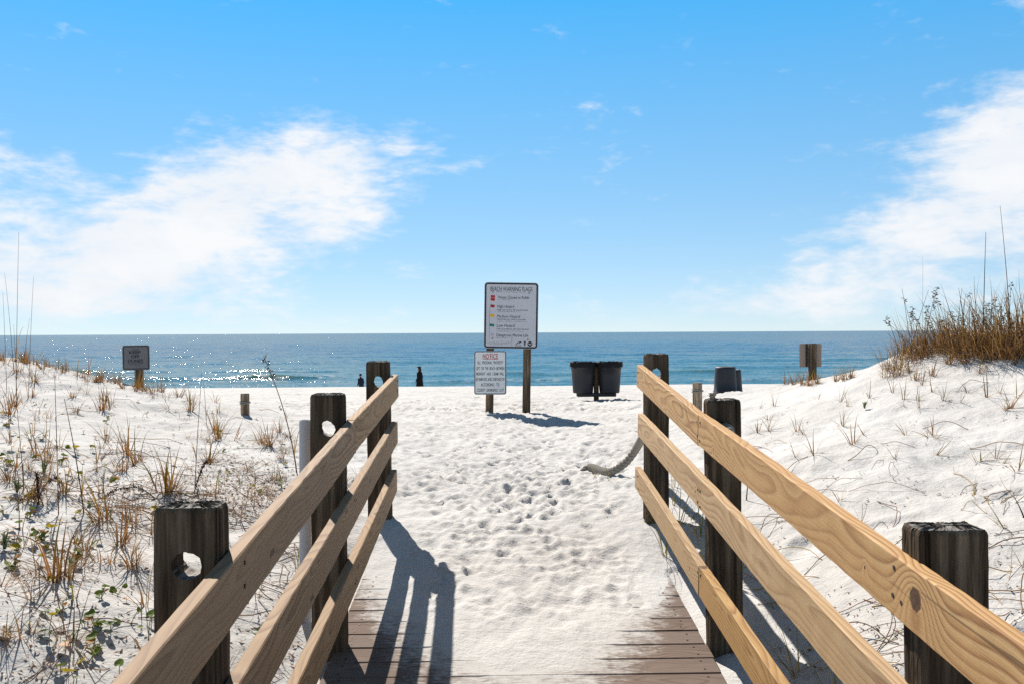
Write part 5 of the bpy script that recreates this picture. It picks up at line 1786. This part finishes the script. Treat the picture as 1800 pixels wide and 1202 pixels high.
sp_ = []
for _ in range(2100):
    px, py = rl.uniform(0, 530), rl.uniform(660, 1200)
    if rl.random() < .35: px, py = rl.gauss(420, 45), rl.gauss(840, 28)
    elif rl.random() < .3: px, py = rl.uniform(120, 500), rl.gauss(870, 22)
    q = ground(px, py)
    if q and q.x < -.82 and q.y < 12.5:
        n_ = rl.choice((1, 1, 2, 3))
        for k in range(n_):
            x_, y_ = q.x + rl.gauss(0, .03), q.y + rl.gauss(0, .03)
            sp_.append((gp(x_, y_), rl.uniform(.006, .016)))
litter('leaf_litter', sp_, 'brown dead leaves and crumbs strewn over the left dune')
sp_ = []
for _ in range(230):
    q = ground(rl.uniform(1330, 1800), rl.uniform(690, 1190))
    if q and q.x > 1.2:
        for k in range(rl.choice((1, 1, 3, 5))):
            sp_.append((gp(q.x + rl.gauss(0, .03), q.y + rl.gauss(0, .03)), rl.uniform(.006, .013)))
for _ in range(40):
    x_, y_ = rl.uniform(-.5, .9), rl.uniform(4.9, 9)
    sp_.append((gp(x_, y_), rl.uniform(.004, .009)))
litter('leaf_litter', sp_, 'brown dead leaf crumbs strewn over the right dune')

V, Fc, cols = [], [], []


def runner(q, seed, ln, rad=.0022, col=None):
    rr = random.Random(seed)
    a = rr.uniform(0, 6.28); k_ = rr.uniform(-3.5, 3.5)
    x_, y_ = q.x, q.y
    pts = []
    n = 12
    hop = rr.uniform(.005, .06)
    for i in range(n + 1):
        f = i / n
        pts.append(gp(x_, y_, .003 + hop * math.sin(f * math.pi) ** 2))
        a += k_ * ln / n + rr.gauss(0, .12)
        x_ += math.cos(a) * ln / n; y_ += math.sin(a) * ln / n
        if -0.85 < x_ < 1.15 and y_ < 5.6: break
    if len(pts) < 3: return
    b = len(V)
    tube(V, Fc, pts, rad, 4)
    c_ = col or rr.choice((BROWN, TAN, (0.22, .10, .07), STRAW))
    cols.extend([c_] * (len(V) - b))


for i in range(150):
    px, py = rl.uniform(0, 520), rl.uniform(690, 1190)
    if rl.random() < .45: px, py = rl.uniform(150, 510), rl.gauss(885, 26)
    q = ground(px, py)
    if q and q.x < -.95 and q.y < 12: runner(q, 900 + i, rl.uniform(.15, .6), rl.uniform(.0012, .0026))
for i in range(60):
    q = ground(rl.uniform(1320, 1800), rl.uniform(690, 1190))
    if q and q.x > 1.25 and q.y < 11: runner(q, 1200 + i, rl.uniform(.1, .5), rl.uniform(.0012, .0024))
for i in range(26):
    runner(gp(rl.uniform(1.1, 1.45), rl.uniform(2.6, 6.2)), 1400 + i, rl.uniform(.2, .5), .0016)
    runner(gp(rl.uniform(-1.25, -.9), rl.uniform(2.6, 6.0)), 1500 + i, rl.uniform(.2, .5), .0018)
o = link('dry_runners', tinted('dry_runners', V, Fc, cols, bark_m))
tag(o, 'tangled dry runners and fallen stems on the dune sand', kind='stuff')

# ------------------------------------------------------------------ say which plant is which
ORD = ['nearest', 'second nearest', 'third nearest', 'fourth nearest', 'fifth nearest', 'sixth nearest', 'seventh nearest', 'eighth nearest', 'ninth nearest', 'tenth nearest', 'eleventh nearest', 'twelfth nearest', 'thirteenth nearest', 'fourteenth nearest', 'fifteenth nearest', 'sixteenth nearest']
LEFT_MARKS = {'keep off dunes sign': (-4.56, 12.0), 'short round post': (-2.80, 10.5), 'white upright pipe': (-0.88, 4.3), 'near left railing post': (-0.71, 2.24), 'middle left railing post': (-0.71, 4.07), 'far left railing post': (-0.71, 5.9)}
RIGHT_MARKS = {'back of the small sign': (4.2, 12.0), 'near right railing post': (1.01, 2.1), 'middle right railing post': (1.01, 4.05), 'far right railing post': (1.01, 5.75), 'rope banded round post': (2.125, 9.5)}
for nm, px, py in (('seedling at the left edge', 8, 970), ('upright dead plume', 68, 890), ('leaning sea oat', 522, 830), ('long dark leaning stalk', 148, 905), ('long lying dead plume', 225, 880), ('seedling behind the plumes', 78, 832), ('short bare left stem', 42, 862), ('thin upright stalk', 343, 850)):
    q = ground(px, py)
    if q: LEFT_MARKS[nm] = (q.x, q.y)
for nm, px, py in (('tiny right seedling', 1520, 722), ('dark crest seedling', 1690, 602), ('tall straight crest stalk', 1728, 606)):
    q = ground(px, py)
    if q: RIGHT_MARKS[nm] = (q.x, q.y)
LEAD = {'skyline tufts on the left dune': ('grass tuft on the left skyline', LEFT_MARKS), 'golden tufts on the right dune': ('golden grass tuft on the right slope', RIGHT_MARKS), 'dry grass tufts on the left dune': ('dry grass tuft on the left dune', LEFT_MARKS), 'thin grass sprigs on the left dune': ('thin grass sprig on the left dune', LEFT_MARKS), 'mats of dead grass on the left': ('curled dead grass mat', LEFT_MARKS),
        'round leaved plants on the left dune': ('round leaved creeping plant', LEFT_MARKS), 'grass sprigs on the right dune': ('olive grass sprig on the right dune', RIGHT_MARKS), 'grass tussocks on the right dune crest': ('brown grass tussock on the crest', RIGHT_MARKS),
        'dark stalks on the right dune crest': ('dark seeding stalk on the crest', RIGHT_MARKS), 'green sprigs by the right railing': ('green sprig by the right railing', RIGHT_MARKS), 'olive sprigs by the left railing': ('olive sprig by the left railing', LEFT_MARKS), 'tall bare stalks at the far left': ('tall dry stalk at the far left', LEFT_MARKS)}
lots = {}
for o in list(C.objects):
    if o.parent is None and o.get('group') in LEAD:
        lots.setdefault(o['group'], []).append(o)
for gname, objs in lots.items():
    lead, marks = LEAD[gname]
    rest = list(objs)
    # deal the plants out to the landmarks, closest pair first, at most sixteen to a landmark
    pairs = sorted((math.hypot(o.location.x - mx, o.location.y - my), i, nm) for i, o in enumerate(rest) for nm, (mx, my) in marks.items())
    rank = {}
    order = {nm: [i for (_, i, n2) in pairs if n2 == nm] for nm in marks}
    for dist, i, nm in pairs:
        if i in rank: continue
        k_ = order[nm].index(i)
        if k_ < 16: rank[i] = (k_, nm)
    for i in range(len(rest)):
        if i not in rank:                                   # farther ones: count on from their closest landmark in words
            dist, nm = min((math.hypot(rest[i].location.x - mx, rest[i].location.y - my), n2) for n2, (mx, my) in marks.items())
            rest[i]['label'] = f'{lead}, farther from the {nm}'
    for i, (k_, nm) in rank.items():
        rest[i]['label'] = f'{lead}, {ORD[k_]} to the {nm}'
